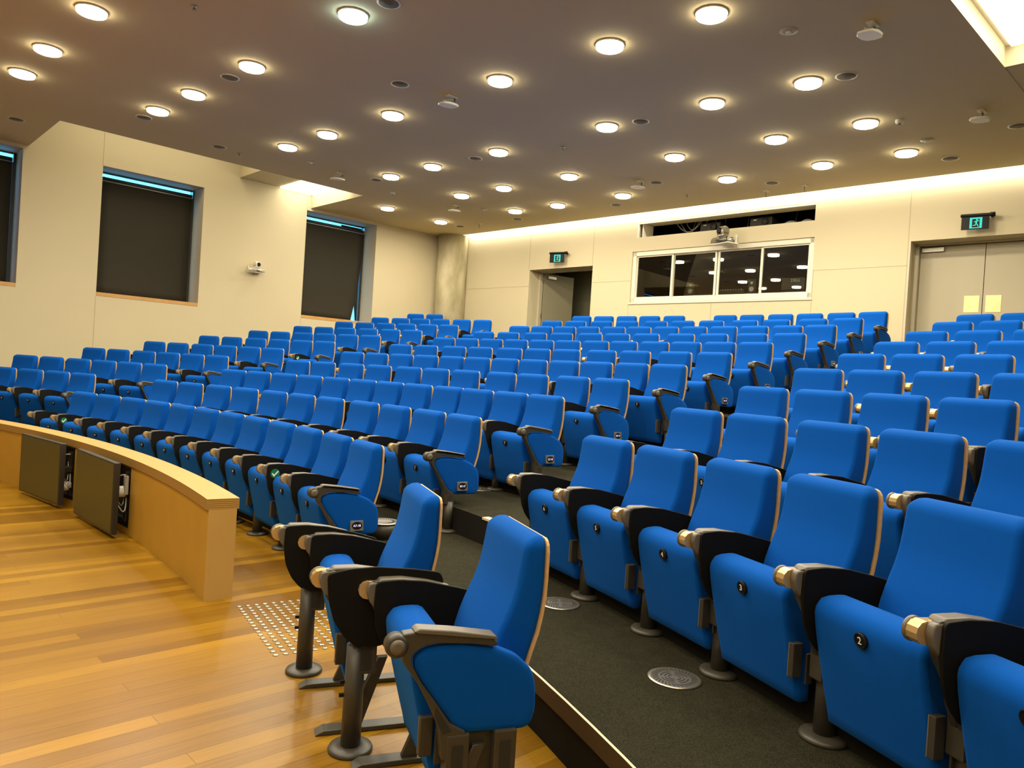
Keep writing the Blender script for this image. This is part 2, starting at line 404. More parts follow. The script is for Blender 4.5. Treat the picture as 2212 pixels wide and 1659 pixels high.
# ------------------------------------------------------------------ walls
WIN = [(0.95, 2.768, 2.41, 4.885), (4.065, 5.98, 2.41, 4.885), (8.325, 10.22, 2.41, 4.885)]
wall('wall_left', PL, DL, 0.62, -9, 12.75, -0.1, 6.6, WIN)
mb = MB()
for s in (4.062, 8.322):
    for a, b in ((0.0, 2.40), (4.89, 6.5)): mb.box(PL(s, DL - 0.001, (a + b) / 2), (0.008, 0.004, b - a), 'joint', rz=math.atan2(uL.y, uL.x))
struct(mb.build('trim_1'))
RZB = math.atan2(uB.y, uB.x); RZL = math.atan2(uL.y, uL.x)
LD, BW, SL, RD = (-12.337, -10.416, 1.0, 3.97), (-9.36, -5.445, 3.115, 4.205), (-9.27, -5.463, 4.505, 4.82), (-3.87, -1.868, 1.0, 3.999)
wall('wall_back', PB, DB, 0.45, -15.24, 5.3, -0.1, 5.62, [LD, BW, SL, RD])
mb = MB()
def groove(s0, z0, s1, z1): mb.box(PB((s0 + s1) / 2, DB - 0.001, (z0 + z1) / 2), (max(0.008, s1 - s0), 0.004, max(0.008, z1 - z0)), 'joint', rz=RZB)
for s, a, b in ((-12.362, 3.975, 5.6), (-10.43, 3.975, 5.6), (-9.391, 1.76, 3.11), (-7.411, 1.76, 3.11), (-5.432, 1.76, 3.60), (-3.89, 1.76, 5.6), (-14.95, 1.76, 5.6)): groove(s, a, s, b)
for a, b, z in ((-15.2, -12.34, 3.582), (-10.416, -9.36, 3.588), (-5.432, -3.87, 3.603), (-9.391, -5.432, 3.11)): groove(a, z, b, z)
struct(mb.build('trim_2'))
mb = MB(); mb.poly([nL * -3.5 + uL * a + Zv * z for a, z in ((-9, -0.1), (15, -0.1), (15, 6.6), (-9, 6.6))], 'wall'); struct(mb.build('wall_right'))
mb = MB(); mb.poly([nB * -5 + uB * a + Zv * z for a, z in ((-20, -0.1), (10, -0.1), (10, 6.6), (-20, 6.6))], 'wall'); struct(mb.build('wall_front'))

# ceiling with its two light wells and the cove gap at the back wall
WELLA, WELLB = (2.85, 8.42, 13.65, 15.85), (3.4, 9.07, -0.3, 2.28)
def slabs(name, z, t, ss, ds, holes, k):
    mb = MB()
    for a, b in zip(ss, ss[1:]):
        for c, d in zip(ds, ds[1:]):
            if any(h[0] <= a and b <= h[1] and h[2] <= c and d <= h[3] for h in holes): continue
            for zz in (z, z + t): mb.poly([uL * p + nL * q + Zv * zz for p, q in ((a, c), (b, c), (b, d), (a, d))], k)
    clip_room(mb.bm, True, 13.05)
    return mb
mb = slabs('ceiling', CZ, 0.06, [-9, 2.85, 3.4, 8.42, 9.07, 15], [-3.6, -0.3, 2.28, 13.65, 15.85], [WELLA, WELLB], 'ceil')
mb.box(PB(-5, 13.045, CZ + 0.03), (22, 0.01, 0.06), 'ceil', rz=RZB)
struct(mb.build('ceiling'))
def well(name, w, ztop, z0=CZ):
    mb = MB(); s0, s1, d0, d1 = w
    for (a, c), (b, d) in (((s0, d0), (s1, d0)), ((s1, d0), (s1, d1)), ((s1, d1), (s0, d1)), ((s0, d1), (s0, d0))):
        if c == d == DL or a == b == 6.71: continue
        mb.poly([uL * p + nL * q + Zv * z for p, q, z in ((a, c, z0), (b, d, z0), (b, d, ztop), (a, c, ztop))], 'wall')
    mb.poly([uL * p + nL * q + Zv * ztop for p, q in ((s0, d0), (s1, d0), (s1, d1), (s0, d1))], 'wall')
    return mb
mb = well('trim_3', (2.85, 6.71, 13.65, DL), 6.3)
mb2 = well('x', (6.71, 8.42, 13.65, DL), 5.26)
mb.poly([PL(6.71, q, z) for q, z in ((13.65, 5.26), (DL, 5.26), (DL, 6.3), (13.65, 6.3))], 'wall'); struct(mb.build('trim_3')); struct(mb2.build('trim_4')); struct(well('x', WELLB, 5.16).build('trim_5'))
def panel(name, s0, s1, d0, d1, z, label):
    mb = MB(); mb.box(uL * (s0 + s1) / 2 + nL * (d0 + d1) / 2 + Zv * z, (s1 - s0, d1 - d0, 0.02), 'sky', rz=RZL)
    tag(mb.build(name), label, 'ceiling light')
panel('skylight_diffuser', 7.62, 8.40, 14.15, 15.80, 5.245, 'glowing white panel inside the recess above the left wall')
panel('skylight_diffuser', 3.5, 9.02, -0.2, 2.22, 5.145, 'large glowing white panel in the ceiling recess at the top right')
mb = MB()      # cove box over the gap at the back wall
for d, za, zb in ((12.6, CZ + 0.05, 5.62),): mb.poly([PB(-15.6, d, za), PB(5, d, za), PB(5, d, zb), PB(-15.6, d, zb)], 'wall')
mb.poly([PB(-15.6, 12.6, 5.6), PB(5, 12.6, 5.6), PB(5, 13.5, 5.6), PB(-15.6, 13.5, 5.6)], 'wall'); struct(mb.build('trim_6'))
mb = MB(); a, b = uL * 9.08 + nL * 2.28, uL * 12.2 + nL * 2.28
mb.box((a + b) / 2 + Zv * (CZ - 0.001), ((b - a).length, 0.008, 0.004), 'joint', rz=RZL); struct(mb.build('trim_7'))

# windows of the left wall: frame, glass, timber sill, roller blind
for i, (s0, s1, z0, z1) in enumerate(WIN):
    w = put('window_%d' % (i + 1), None); struct(w); sm = (s0 + s1) / 2
    mb = MB()
    for a, b, c, d in ((s0, s0 + 0.06, z0, z1), (s1 - 0.06, s1, z0, z1), (s0, s1, z0, z0 + 0.06), (s0, s1, z1 - 0.03, z1)):
        mb.box(PL((a + b) / 2, DL + 0.57, (c + d) / 2), (b - a, 0.05, d - c), 'rollerdark', rz=RZL)
    mb.build('window_frame', w)
    MB().box(PL(sm, DL + 0.58, (z0 + z1) / 2), (s1 - s0 - 0.1, 0.008, z1 - z0 - 0.08), 'glass', rz=RZL).build('window_pane', w)
    MB().box(PL(sm, DL + 0.30, z0 + 0.036), (s1 - s0 - 0.002, 0.61, 0.070), 'sill', rz=RZL, bevel=0.004).build('window_sill', w)
    nm = ('nearest, cut by the left edge of the photo', 'in the middle window of the left wall', 'in the far window, gapping at its lower right edge')[i]
    t = thing('roller_blind', 'dark roller blind ' + nm, 'blind', PL(sm, DL + 0.46, 4.73), RZL, 'roller blinds in the left wall windows')
    hw = (s1 - s0) / 2 - 0.075
    mb = MB(); zb = 2.49 - 4.73; n = 14; r = 0.5 * 0
    vs = []
    for j in range(n + 1):
        f = j / n; row = []
        for q in range(9):
            x = -hw + 2 * hw * q / 8
            if i == 2:                     # the lower right corner swings away from the reveal
                x -= 0.24 * f * f * max(0, (q - 5) / 3.0)
            y = -0.004
            row.append(mb.bm.verts.new((x, y, f * zb)))
        vs.append(row)
    for j in range(n):
        for q in range(8):
            f = mb.bm.faces.new((vs[j][q], vs[j][q + 1], vs[j + 1][q + 1], vs[j + 1][q])); f.smooth = True; f.material_index = mb.slot('blind')
    fb = mb.build('blind_fabric', t); sd = fb.modifiers.new('thickness', 'SOLIDIFY'); sd.thickness = 0.002
    MB().tube([(-hw, 0.035, 0.02), (hw, 0.035, 0.02)], 0.034, 'rollerdark', 14).build('roller_tube', t)
    MB().tube([(-hw, -0.020, -0.035), (hw, -0.020, -0.035)], 0.013, 'roller', 10).build('guide_rail', t)
    for sx in (-1, 1): MB().box((sx * (hw + 0.012), 0.02, 0.045), (0.012, 0.09, 0.15), 'roller', bevel=0.003).build('bracket', t)
    MB().box((0 if i < 2 else -0.05, -0.006 if i < 2 else -0.05, zb + 0.008), (2 * hw - (0 if i < 2 else 0.1), 0.012, 0.016), 'rollerdark').build('bottom_bar', t)

# round concrete column in the far corner
tag(MB().lathe([(0.40, 1.76), (0.40, CZ)], 'concrete', c=(-1.78, 19.74, 0), n=48).build('concrete_column'), 'round bare concrete column in the far corner beside the pale back wall', 'column')

# ------------------------------------------------------------------ back wall: doors, control booth, projector slot
d3 = put('door_1', None); struct(d3)       # double door, closed
mb = MB()
for a, b, c, d in ((-3.87, -3.815, 1.76, 3.999), (-3.87, -1.868, 3.975, 3.999)): mb.box(PB((a + b) / 2, 13.76, (c + d) / 2), (b - a, 0.12, d - c), 'doorframe', rz=RZB)
mb.box(PB(-3.862, 13.40, 2.9), (0.03, 0.12, 2.2), 'doorframe', rz=RZB)
mb.build('door_frame', d3)
for a, b, hx in ((-3.81, -2.872, -1), (-2.862, -1.90, 1)):
    lf = MB().box(PB((a + b) / 2, 13.82, 2.865), (b - a, 0.045, 2.20), 'door', rz=RZB, bevel=0.002).build('door_leaf', d3)
    px = (-3.018 if hx < 0 else -2.716)
    MB().box(PB(px, 13.794, 2.998), (0.215, 0.004, 0.27), 'brass', rz=RZB, bevel=0.001).build('push_plate', lf)
    cx = -3.623 if hx < 0 else -2.12
    MB().box(PB(cx, 13.77, 3.91), (0.335, 0.05, 0.075), 'steel', rz=RZB, bevel=0.006).build('closer', lf)
    MB().box(PB(-3.475 if hx < 0 else -2.30, 13.72, 3.974), (0.53, 0.03, 0.018), 'steel', rz=RZB).build('closer_rail', lf)
d2 = put('door_2', None); struct(d2)       # left doorway, one leaf standing open into a corridor
mb = MB()
for a, b, c, d in ((-12.337, -12.29, 1.76, 3.97), (-10.465, -10.416, 1.76, 3.97), (-12.337, -10.416, 3.945, 3.97)): mb.box(PB((a + b) / 2, 13.76, (c + d) / 2), (b - a, 0.1, d - c), 'doorframe', rz=RZB)
mb.build('door_frame', d2)
ang = math.radians(78); h = PB(-12.27, 13.82, 0); ld = (uB * math.cos(ang) + nB * math.sin(ang))
lf = MB().box(h + ld * 0.46 + Zv * 2.86, (0.92, 0.045, 2.18), 'leafdim', rz=math.atan2(ld.y, ld.x)).build('door_leaf', d2)
MB().box(h + ld * 0.20 + Zv * 3.86 + uB * 0.045, (0.26, 0.05, 0.075), 'steel', rz=math.atan2(ld.y, ld.x), bevel=0.005).build('closer', lf)
for z in (3.776, 2.906, 2.1): MB().box(PB(-12.285, 13.79, z), (0.03, 0.03, 0.10), 'steel', rz=RZB).build('hinge', lf)
MB().box(PB(-12.05, 13.72, 3.935), (0.5, 0.03, 0.02), 'steel', rz=RZB).build('closer_rail', d2)
MB().box(PB(-10.72, 13.72, 3.935), (0.5, 0.03, 0.02), 'steel', rz=RZB).build('closer_rail', d2)
MB().box(PB(-10.50, 14.24, 2.86), (0.045, 0.88, 2.18), 'bezel', rz=RZB).build('door_leaf', d2)
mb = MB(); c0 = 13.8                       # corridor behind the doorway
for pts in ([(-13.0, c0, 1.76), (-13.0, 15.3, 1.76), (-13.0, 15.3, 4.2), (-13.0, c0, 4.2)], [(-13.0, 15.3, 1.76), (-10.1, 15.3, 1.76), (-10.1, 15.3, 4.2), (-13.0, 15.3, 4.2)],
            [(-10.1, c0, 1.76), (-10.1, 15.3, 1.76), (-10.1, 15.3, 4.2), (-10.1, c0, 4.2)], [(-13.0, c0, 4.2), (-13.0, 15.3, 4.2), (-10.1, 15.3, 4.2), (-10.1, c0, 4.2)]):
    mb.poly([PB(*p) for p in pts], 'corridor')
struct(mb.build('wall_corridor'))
disk_lamp(PB(-10.9, 14.7, 4.15), 9, (1.0, 0.9, 0.62), 0.3)  # added lamp with no fixture, lifts the dark corridor
tag(MB().box(PB(-11.30, 15.29, 2.98), (0.17, 0.02, 0.22), 'grille', rz=RZB, bevel=0.003).build('wall_plate'), 'small grey plate on the corridor wall seen through the open doorway', 'wall plate')

mb = MB()
for pts in ([(-4.1, c0, 1.7), (-4.1, 14.6, 1.7), (-4.1, 14.6, 4.2), (-4.1, c0, 4.2)], [(-4.1, 14.6, 1.7), (-1.3, 14.6, 1.7), (-1.3, 14.6, 4.2), (-4.1, 14.6, 4.2)],
            [(-1.3, c0, 1.7), (-1.3, 14.6, 1.7), (-1.3, 14.6, 4.2), (-1.3, c0, 4.2)], [(-4.1, c0, 4.2), (-4.1, 14.6, 4.2), (-1.3, 14.6, 4.2), (-1.3, c0, 4.2)]):
    mb.poly([PB(*p) for p in pts], 'corridor')
struct(mb.build('wall_backing'))  # unseen box added behind the double door, keeps sky out of its seams

w4 = put('window_4', None); struct(w4)     # sliding control booth window
mb = MB(); fy = 13.43
for a, b, c, d in ((-9.36, -9.27, 3.115, 4.205), (-5.53, -5.445, 3.115, 4.205), (-9.36, -5.445, 4.11, 4.205), (-9.36, -5.445, 3.115, 3.215)):
    mb.box(PB((a + b) / 2, fy, (c + d) / 2), (b - a, 0.10, d - c), 'frame', rz=RZB, bevel=0.004)
mb.build('window_frame', w4)
for a, b, off in ((-9.29, -8.37, 0.0), (-8.41, -7.40, 0.035), (-7.38, -6.43, 0.035), (-6.47, -5.52, 0.0)):
    mb = MB()
    for p, q, c, d in ((a, a + 0.045, 3.2, 4.12), (b - 0.045, b, 3.2, 4.12), (a, b, 3.195, 3.235), (a, b, 4.085, 4.125)):
        mb.box(PB((p + q) / 2, fy + off, (c + d) / 2), (q - p, 0.032, d - c), 'frame', rz=RZB, bevel=0.002)
    f = mb.build('sliding_sash', w4)
    MB().box(PB((a + b) / 2, fy + off, 3.66), (b - a - 0.08, 0.006, 0.86), 'glass', rz=RZB).build('glass_pane', f)
MB().box(PB(-7.4, DB + 0.03, 3.09), (3.96, 0.10, 0.03), 'frame', rz=RZB).build('window_sill', w4)
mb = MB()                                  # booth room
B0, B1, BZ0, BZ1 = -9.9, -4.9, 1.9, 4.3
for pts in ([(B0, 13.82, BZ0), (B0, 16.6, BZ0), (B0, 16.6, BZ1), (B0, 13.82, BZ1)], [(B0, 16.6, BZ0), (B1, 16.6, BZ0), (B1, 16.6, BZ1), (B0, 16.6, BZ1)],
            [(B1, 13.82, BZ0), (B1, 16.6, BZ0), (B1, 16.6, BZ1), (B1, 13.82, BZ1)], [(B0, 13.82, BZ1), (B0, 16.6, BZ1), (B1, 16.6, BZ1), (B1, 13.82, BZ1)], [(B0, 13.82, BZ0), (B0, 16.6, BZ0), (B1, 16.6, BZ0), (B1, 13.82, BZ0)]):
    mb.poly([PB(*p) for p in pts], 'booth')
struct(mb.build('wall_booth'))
tag(MB().box(PB(-7.4, 14.25, 3.30), (4.0, 0.75, 0.04), 'bezel', rz=RZB).build('booth_counter'), 'dark counter behind the control booth windows', 'counter')
def speaker(s, d, label):
    t = thing('monitor_speaker', label, 'speaker', PB(s, d, 3.32), RZB, 'small speakers on the booth counter')
    MB().box((0, 0, 0.145), (0.17, 0.2, 0.29), 'dark', bevel=0.012).build('cabinet', t)
    for z, r in ((0.09, 0.06), (0.215, 0.035)): MB().lathe([(r, -0.108), (r * 0.8, -0.11), (r * 0.3, -0.103)], 'steel', c=(0, 0, z), axis='y', n=20).build('driver', t)
speaker(-6.93, 14.15, 'small dark speaker standing behind the third booth pane'); speaker(-8.31, 14.15, 'small dark speaker standing behind the second booth pane')
t = thing('computer_monitor', 'dark back of a computer monitor behind the right booth pane', 'monitor', PB(-6.17, 14.25, 3.32), RZB)
MB().box((0, 0, 0.19), (0.46, 0.04, 0.24), 'bezel', bevel=0.006).build('housing', t); MB().box((0, 0.02, 0.05), (0.05, 0.04, 0.14), 'dark').build('stand', t)
put('lettering', text_mesh('DELL', 0.085, 'digit', 0.002), t, (0.05, -0.022, 0.255)).rotation_euler = (PI / 2, 0, 0)
t = thing('mixing_desk', 'low dark mixing desk on the booth counter', 'audio mixer', PB(-7.35, 14.1, 3.32), RZB)
MB().box((0, 0, 0.05), (0.62, 0.3, 0.08), 'dark', bevel=0.01).build('console_body', t)
for i in range(10): MB().box((-0.26 + i * 0.057, -0.16, 0.075), (0.02, 0.02, 0.016), 'steel').build('fader', t)

# projector slot above the booth window
mb = MB()
for pts in ([(-9.6, 13.8, 4.4), (-9.6, 15.6, 4.4), (-9.6, 15.6, 5.5), (-9.6, 13.8, 5.5)], [(-9.6, 15.6, 4.4), (-5.2, 15.6, 4.4), (-5.2, 15.6, 5.5), (-9.6, 15.6, 5.5)],
            [(-5.2, 13.8, 4.4), (-5.2, 15.6, 4.4), (-5.2, 15.6, 5.5), (-5.2, 13.8, 5.5)], [(-9.6, 13.8, 5.5), (-9.6, 15.6, 5.5), (-5.2, 15.6, 5.5), (-5.2, 13.8, 5.5)], [(-9.6, 13.8, 4.53), (-9.6, 15.6, 4.53), (-5.2, 15.6, 4.53), (-5.2, 13.8, 4.53)]):
    mb.poly([PB(*p) for p in pts], 'void')
struct(mb.build('wall_slot'))
mb = MB()
for a, b, c, d in ((-9.27, -9.235, 4.505, 4.82), (-9.27, -5.463, 4.79, 4.82)): mb.box(PB((a + b) / 2, 13.38, (c + d) / 2), (b - a, 0.05, d - c), 'frame', rz=RZB)
mb.box(PB(-9.17, 13.6, 4.66), (0.02, 0.38, 0.31), 'frame', rz=RZB); struct(mb.build('trim_8'))
def projector(s, label):
    t = thing('projector', label, 'projector', PB(s, 14.1, 4.535), RZB, 'projectors in the slot')
    MB().box((0, 0, 0.15), (0.46, 0.42, 0.24), 'dark', bevel=0.02).build('housing', t)
    MB().lathe([(0.06, -0.22), (0.065, -0.25), (0.045, -0.252), (0.04, -0.235)], 'bezel', c=(0.09, 0, 0.16), axis='y').build('lens', t)
    MB().box((-0.12, -0.212, 0.215), (0.07, 0.004, 0.022), 'tickwhite').build('label_plate', t)
projector(-7.85, 'black projector behind the wall camera, in the slot'); projector(-6.75, 'black projector in the right half of the slot')
for i, (s, l) in enumerate(((-6.2, 'cream dome lying in the slot, left of the two'), (-5.88, 'cream dome lying in the slot, right of the two'))):
    t = thing('dome_cover', l, 'cover', PB(s, 14.05, 4.50), RZB, 'cream domes in the slot')
    MB().lathe([(0.16, 0.07), (0.15, 0.09), (0.12, 0.16), (0.06, 0.195), (0.01, 0.205)], 'white').build('shell', t)
    MB().lathe([(0.185, 0.06), (0.185, 0.075), (0.14, 0.08)], 'white').build('rim', t)
for i, (a, b, sag) in enumerate(((-8.7, -8.0, 0.28), (-8.62, -7.9, 0.34), (-8.5, -8.15, 0.22))):
    pts = [PB(a + (b - a) * j / 12, 13.9 + 0.05 * i, 4.93 - sag * 4 * (j / 12) * (1 - j / 12)) for j in range(13)]
    tag(MB().tube(pts, 0.009, 'cable', 8).build('hanging_cable'), 'pale cable sagging in the left part of the slot, ' + ('upper', 'lowest', 'short')[i] + ' loop', 'cable', 'cables in the slot')
for i, (a, b) in enumerate(((-8.35, -8.5), (-8.2, -8.13), (-7.95, -7.95), (-7.8, -7.66), (-7.2, -7.2), (-6.85, -6.85), (-6.2, -6.2))):
    tag(MB().tube([PB(a, 14.4, 5.4), PB(b, 14.2, 4.54)], 0.010 if i < 4 else 0.005, 'cable' if i < 4 else 'roller', 8).build('hanging_rod'), 'thin pale rod standing in the slot, number %s from the left' % ('one', 'two', 'three', 'four', 'five', 'six', 'seven')[i], 'rod', 'rods in the slot')

def ptz(name, loc, rz, body, label, sh):
    t = thing(name, label, 'camera', loc, rz)
    MB().box((0.03, 0.05, -0.012), (0.24, 0.20, 0.016), 'white', bevel=0.004).build('shelf', t)
    MB().box((sh * 0.11, 0.14, 0.05), (0.02, 0.02, 0.14), 'white').build('shelf_bracket', t)
    MB().loft([(0.0, -0.075, 0.075, 0.085, 0.03), (0.05, -0.07, 0.07, 0.08, 0.03), (0.075, -0.06, 0.06, 0.07, 0.04)], body).build('base', t).rotation_euler = (0, 0, PI)
    h = MB().lathe([(0.055, -0.06), (0.072, -0.05), (0.072, 0.05), (0.055, 0.06)], body, c=(0, 0, 0.155), axis='x', n=28)
    h.box((0, 0.0, 0.12), (0.12, 0.10, 0.07), body, bevel=0.01); hd = h.build('head', t)
    MB().lathe([(0.045, -0.062), (0.042, -0.078), (0.025, -0.079)], 'badge', c=(0, 0, 0.16), axis='y', n=24).build('lens', hd)
    MB().box((-0.02, -0.078, 0.028), (0.07, 0.004, 0.012), 'badge').build('sensor_window', t); return t
_p = ptz('pan_tilt_camera', PB(-7.13, 13.12, 4.19), RZB - 0.35, 'steel', 'silver pan-and-tilt camera on a bracket above the booth window', 1); _p.scale = (1.4,) * 3
ptz('pan_tilt_camera', PL(7.14, 15.70, 3.29), RZL + 0.2, 'white', 'small white camera on a shelf fixed to the left wall', -1)

# exit signs
def exit_sign(s, d, z, rz, sc, label):
    t = thing('exit_sign', label, 'sign', PB(s, d, z), rz, 'exit signs'); t.scale = (sc,) * 3
    MB().lathe([(0.018, -0.22), (0.026, -0.21), (0.026, 0.17), (0.034, 0.175), (0.034, 0.235), (0.02, 0.24)], 'badge', c=(0, 0, 0.1), axis='x', n=16).build('housing', t)
    MB().box((0.19, 0.07, 0.1), (0.04, 0.14, 0.04), 'badge').build('wall_bracket', t)
    MB().box((-0.02, 0, -0.015), (0.37, 0.012, 0.21), 'badge', bevel=0.003).build('sign_panel', t)
    pic = MB().box((-0.01, -0.008, -0.02), (0.165, 0.004, 0.165), 'cyan', bevel=0.0005).build('lit_field', t)
    MB().box((-0.01, -0.0105, -0.025), (0.10, 0.002, 0.13), 'badge').build('doorway', t)
    mb = MB(); y = -0.0125                       # the running figure
    mb.lathe([(0.012, y - 0.001), (0.012, y + 0.001)], 'cyan', c=(0.004, 0, 0.027), axis='y', n=14, smooth=False)
    for p in ([(-0.012, 0.012), (0.012, 0.014), (0.004, -0.03), (-0.016, -0.026)], [(-0.012, 0.012), (-0.036, -0.002), (-0.032, -0.012), (-0.008, 0.0)], [(0.008, 0.012), (0.028, -0.002), (0.036, 0.006), (0.032, 0.013), (0.014, 0.016)],
              [(0.002, -0.028), (0.018, -0.045), (0.026, -0.075), (0.016, -0.078), (0.006, -0.052), (-0.012, -0.034)], [(-0.014, -0.026), (-0.020, -0.05), (-0.05, -0.055), (-0.05, -0.066), (-0.010, -0.062), (-0.002, -0.034)], [(0.026, -0.075), (0.016, -0.078), (0.034, -0.084), (0.036, -0.078)]):
        mb.prism(p, 'y', y - 0.001, y + 0.001, 'cyan')
    mb.build('running_figure', t)
exit_sign(-11.33, 13.19, 4.19, RZB + 0.25, 1.0, 'green lit exit sign over the open left doorway')
exit_sign(-2.89, 13.19, 4.20, RZB + 0.1, 1.0, 'green lit exit sign over the closed grey double door')

# ------------------------------------------------------------------ ceiling fixtures
LIGHTS = [(8.94, 2.1), (10.53, 2.03), (11.72, 1.99), (6.8, 3.95), (8.95, 3.86), (10.55, 3.76), (11.71, 3.68), (6.82, 6.01), (8.95, 5.92), (10.54, 5.8), (11.72, 5.74), (5.19, 6.09), (4.01, 6.16), (4.01, 8.22), (5.2, 8.13), (6.81, 8.04), (8.96, 7.96), (10.56, 7.87), (11.77, 7.83), (5.21, 9.82), (4.01, 9.89), (4.02, 11.39), (6.83, 9.73), (8.96, 9.65), (10.56, 9.57), (11.74, 9.51), (14.14, 9.36), (14.2, 10.92), (5.21, 11.33), (6.8, 11.25), (8.99, 11.21), (10.62, 11.15), (11.78, 11.05)]
FILL_LAMPS = [(8.95, 0.1), (6.8, 2.0), (6.8, 0.1), (5.2, 4.0), (5.2, 2.0), (5.2, 0.1), (4.0, 4.0), (4.0, 2.0), (4.0, 0.1), (2.2, 1.6), (2.2, -0.6), (10.5, -0.2), (0.2, 1.6), (0.2, -0.6), (0.2, -2.6), (2.2, -2.6), (-1.9, -0.6), (-1.9, -2.6), (4.0, -2.0), (6.8, -2.0)]  # unseen lamps without fixtures, added to brighten the foreground
ORD = ['first', 'second', 'third', 'fourth', 'fifth', 'sixth', 'seventh', 'eighth', 'ninth', 'tenth', 'eleventh', 'twelfth', 'thirteenth']
def make_light(k, loc):
    t = thing('downlight', '', 'ceiling light', loc)
    MB().lathe([(0.150, 0.0), (0.155, -0.006), (0.155, -0.016), (0.149, -0.018)], 'white', n=32).build('trim_ring', t)
    MB().lathe([(0.143, -0.018), (0.143, -0.046), (0.130, -0.054), (0.05, -0.056)], k, n=32).build('diffuser', t)
    MB().lathe([(0.1445, -0.030), (0.1462, -0.032), (0.1462, -0.036), (0.1445, -0.038)], 'steel', n=32).build('band', t)
    return t
def disk_lamp(loc, w, col, size=0.27):
    l = bpy.data.lights.new('lamp', 'AREA'); l.shape = 'DISK'; l.size = size; l.energy = w; l.color = col
    o = bpy.data.objects.new('lamp', l); COL.objects.link(o); o.location = loc; return o
WARM = (1.0, 0.88, 0.67)
l0 = make_light('lamp', (0, 0, CZ)); lc = make_light('lampcool', (0, 0, CZ))
cols = {}
for i, (d, s) in enumerate(LIGHTS):
    cool = i == 3
    o = lc if cool else (l0 if i == 0 else copy_tree(l0)); p = uL * s + nL * d + Zv * CZ; o.location = p
    lines = [11.74, 10.55, 8.95, 6.81, 5.2, 4.01, 14.17]; li = min(range(7), key=lambda j: abs(lines[j] - d)); cols.setdefault(li, []).append((s, o))
    o['group'] = 'round downlights in the ceiling'
    disk_lamp(p - Zv * 0.064, LAMP_W, (0.72, 0.93, 1.0) if cool else WARM)
LN = ['line nearest the left light recess', 'second line from the left recess', 'third line from the left recess', 'fourth line from the left recess', 'fifth line from the left recess', 'rightmost line', 'short line in front of the concrete column']
for li, v in cols.items():
    for n, (s, o) in enumerate(sorted(v, key=lambda q: q[0])):
        o['label'] = 'round downlight, %s, %s from the front' % (LN[li], ORD[n])
lc['label'] = 'round downlight with a cool bluish glow among the warm ones'
for d, s in FILL_LAMPS:
    disk_lamp(uL * s + nL * d + Zv * (CZ - 0.03), LAMP_W, WARM)

def strip_lamp(name, loc, sx, sy, w, col, aim, xdir):
    l = bpy.data.lights.new(name, 'AREA'); l.shape = 'RECTANGLE'; l.size = sx; l.size_y = sy; l.energy = w; l.color = col
    o = bpy.data.objects.new(name, l); COL.objects.link(o); o.location = loc
    z = -Vector(aim).normalized(); x = (Vector(xdir) - z * z.dot(Vector(xdir))).normalized(); y = z.cross(x)
    o.matrix_world = Matrix.Translation(loc) @ Matrix((x, y, z)).transposed().to_4x4(); return o
strip_lamp('cove_lamp', PB(-5.2, 13.17, 5.03), 19.5, 0.05, COVE_W, (1.0, 0.92, 0.74), nB - Zv * 0.35, uB)
strip_lamp('well_lamp', uL * 4.8 + nL * 14.6 + Zv * 6.2, 3.2, 1.2, 60, (1.0, 0.88, 0.62), -Zv, uL)
strip_lamp('recess_lamp', uL * 7.25 + nL * 13.72 + Zv * 5.02, 0.9, 0.06, 6, (1.0, 0.90, 0.66), nL + Zv * 0.5, uL)  # added strip hidden behind the ceiling edge, brightens the left recess underside
strip_lamp('recess_lamp', uL * 6.2 + nL * 1.0 + Zv * 5.12, 5.0, 2.2, 90, (1.0, 0.90, 0.66), -Zv, uL)

def ceiling_items(name, cat, group, pts, make, labels):
    p = None
    for i, (x, y) in enumerate(pts):
        o = make() if p is None else copy_tree(p)
        if p is None: p = o
        o.location = (x, y, CZ); o['label'] = labels[i]; o['category'] = cat; o['group'] = group
        o.rotation_euler = (0, 0, RZL)
SPK = [(-3.833, 9.567), (-5.835, 11.392), (-8.109, 11.888), (-1.439, 7.365), (-1.641, 9.427), (-0.842, 12.465), (-2.824, 14.283), (1.526, 10.225), (3.508, 8.374), (6.208, 9.52), (6.185, 10.955), (2.32, 13.244), (1.868, 15.097), (4.22, 12.804), (-5.212, 12.73), (-0.109, 17.037), (-1.505, 18.285)]
def mk_spk():
    t = put('ceiling_speaker', None)
    MB().lathe([(0.115, 0.0), (0.118, -0.006), (0.098, -0.007)], 'white', n=32).build('rim', t)
    MB().lathe([(0.099, -0.004), (0.099, -0.0085), (0.02, -0.009)], 'grille', n=32).build('grille', t); return t
ceiling_items('ceiling_speaker', 'speaker', 'round speakers in the ceiling', SPK, mk_spk, [
    'round flush ceiling speaker left of a front downlight at upper left', 'round flush ceiling speaker touching the third downlight near the left recess', 'round flush ceiling speaker left of the corner of the left recess',
    'round flush ceiling speaker cut by the top edge of the photo', 'pale round plate in the ceiling left of the middle front device', 'round flush ceiling speaker left of a downlight in mid ceiling',
    'round flush ceiling speaker just left of a downlight beyond the left recess', 'round flush ceiling speaker right of a downlight in mid ceiling', 'round flush ceiling speaker beside the large right downlight',
    'round flush ceiling speaker cut by the right edge of the photo', 'round flush ceiling speaker nearest the right end of the cove', 'small round plate right of a ceiling device before the booth slot',
    'round flush ceiling speaker below a downlight before the booth', 'round flush ceiling speaker above the booth slot by the hooks', 'round flush ceiling speaker close to the edge of the left recess',
    'round flush ceiling speaker below a downlight left of the booth', 'round flush ceiling speaker nearest the concrete column'])
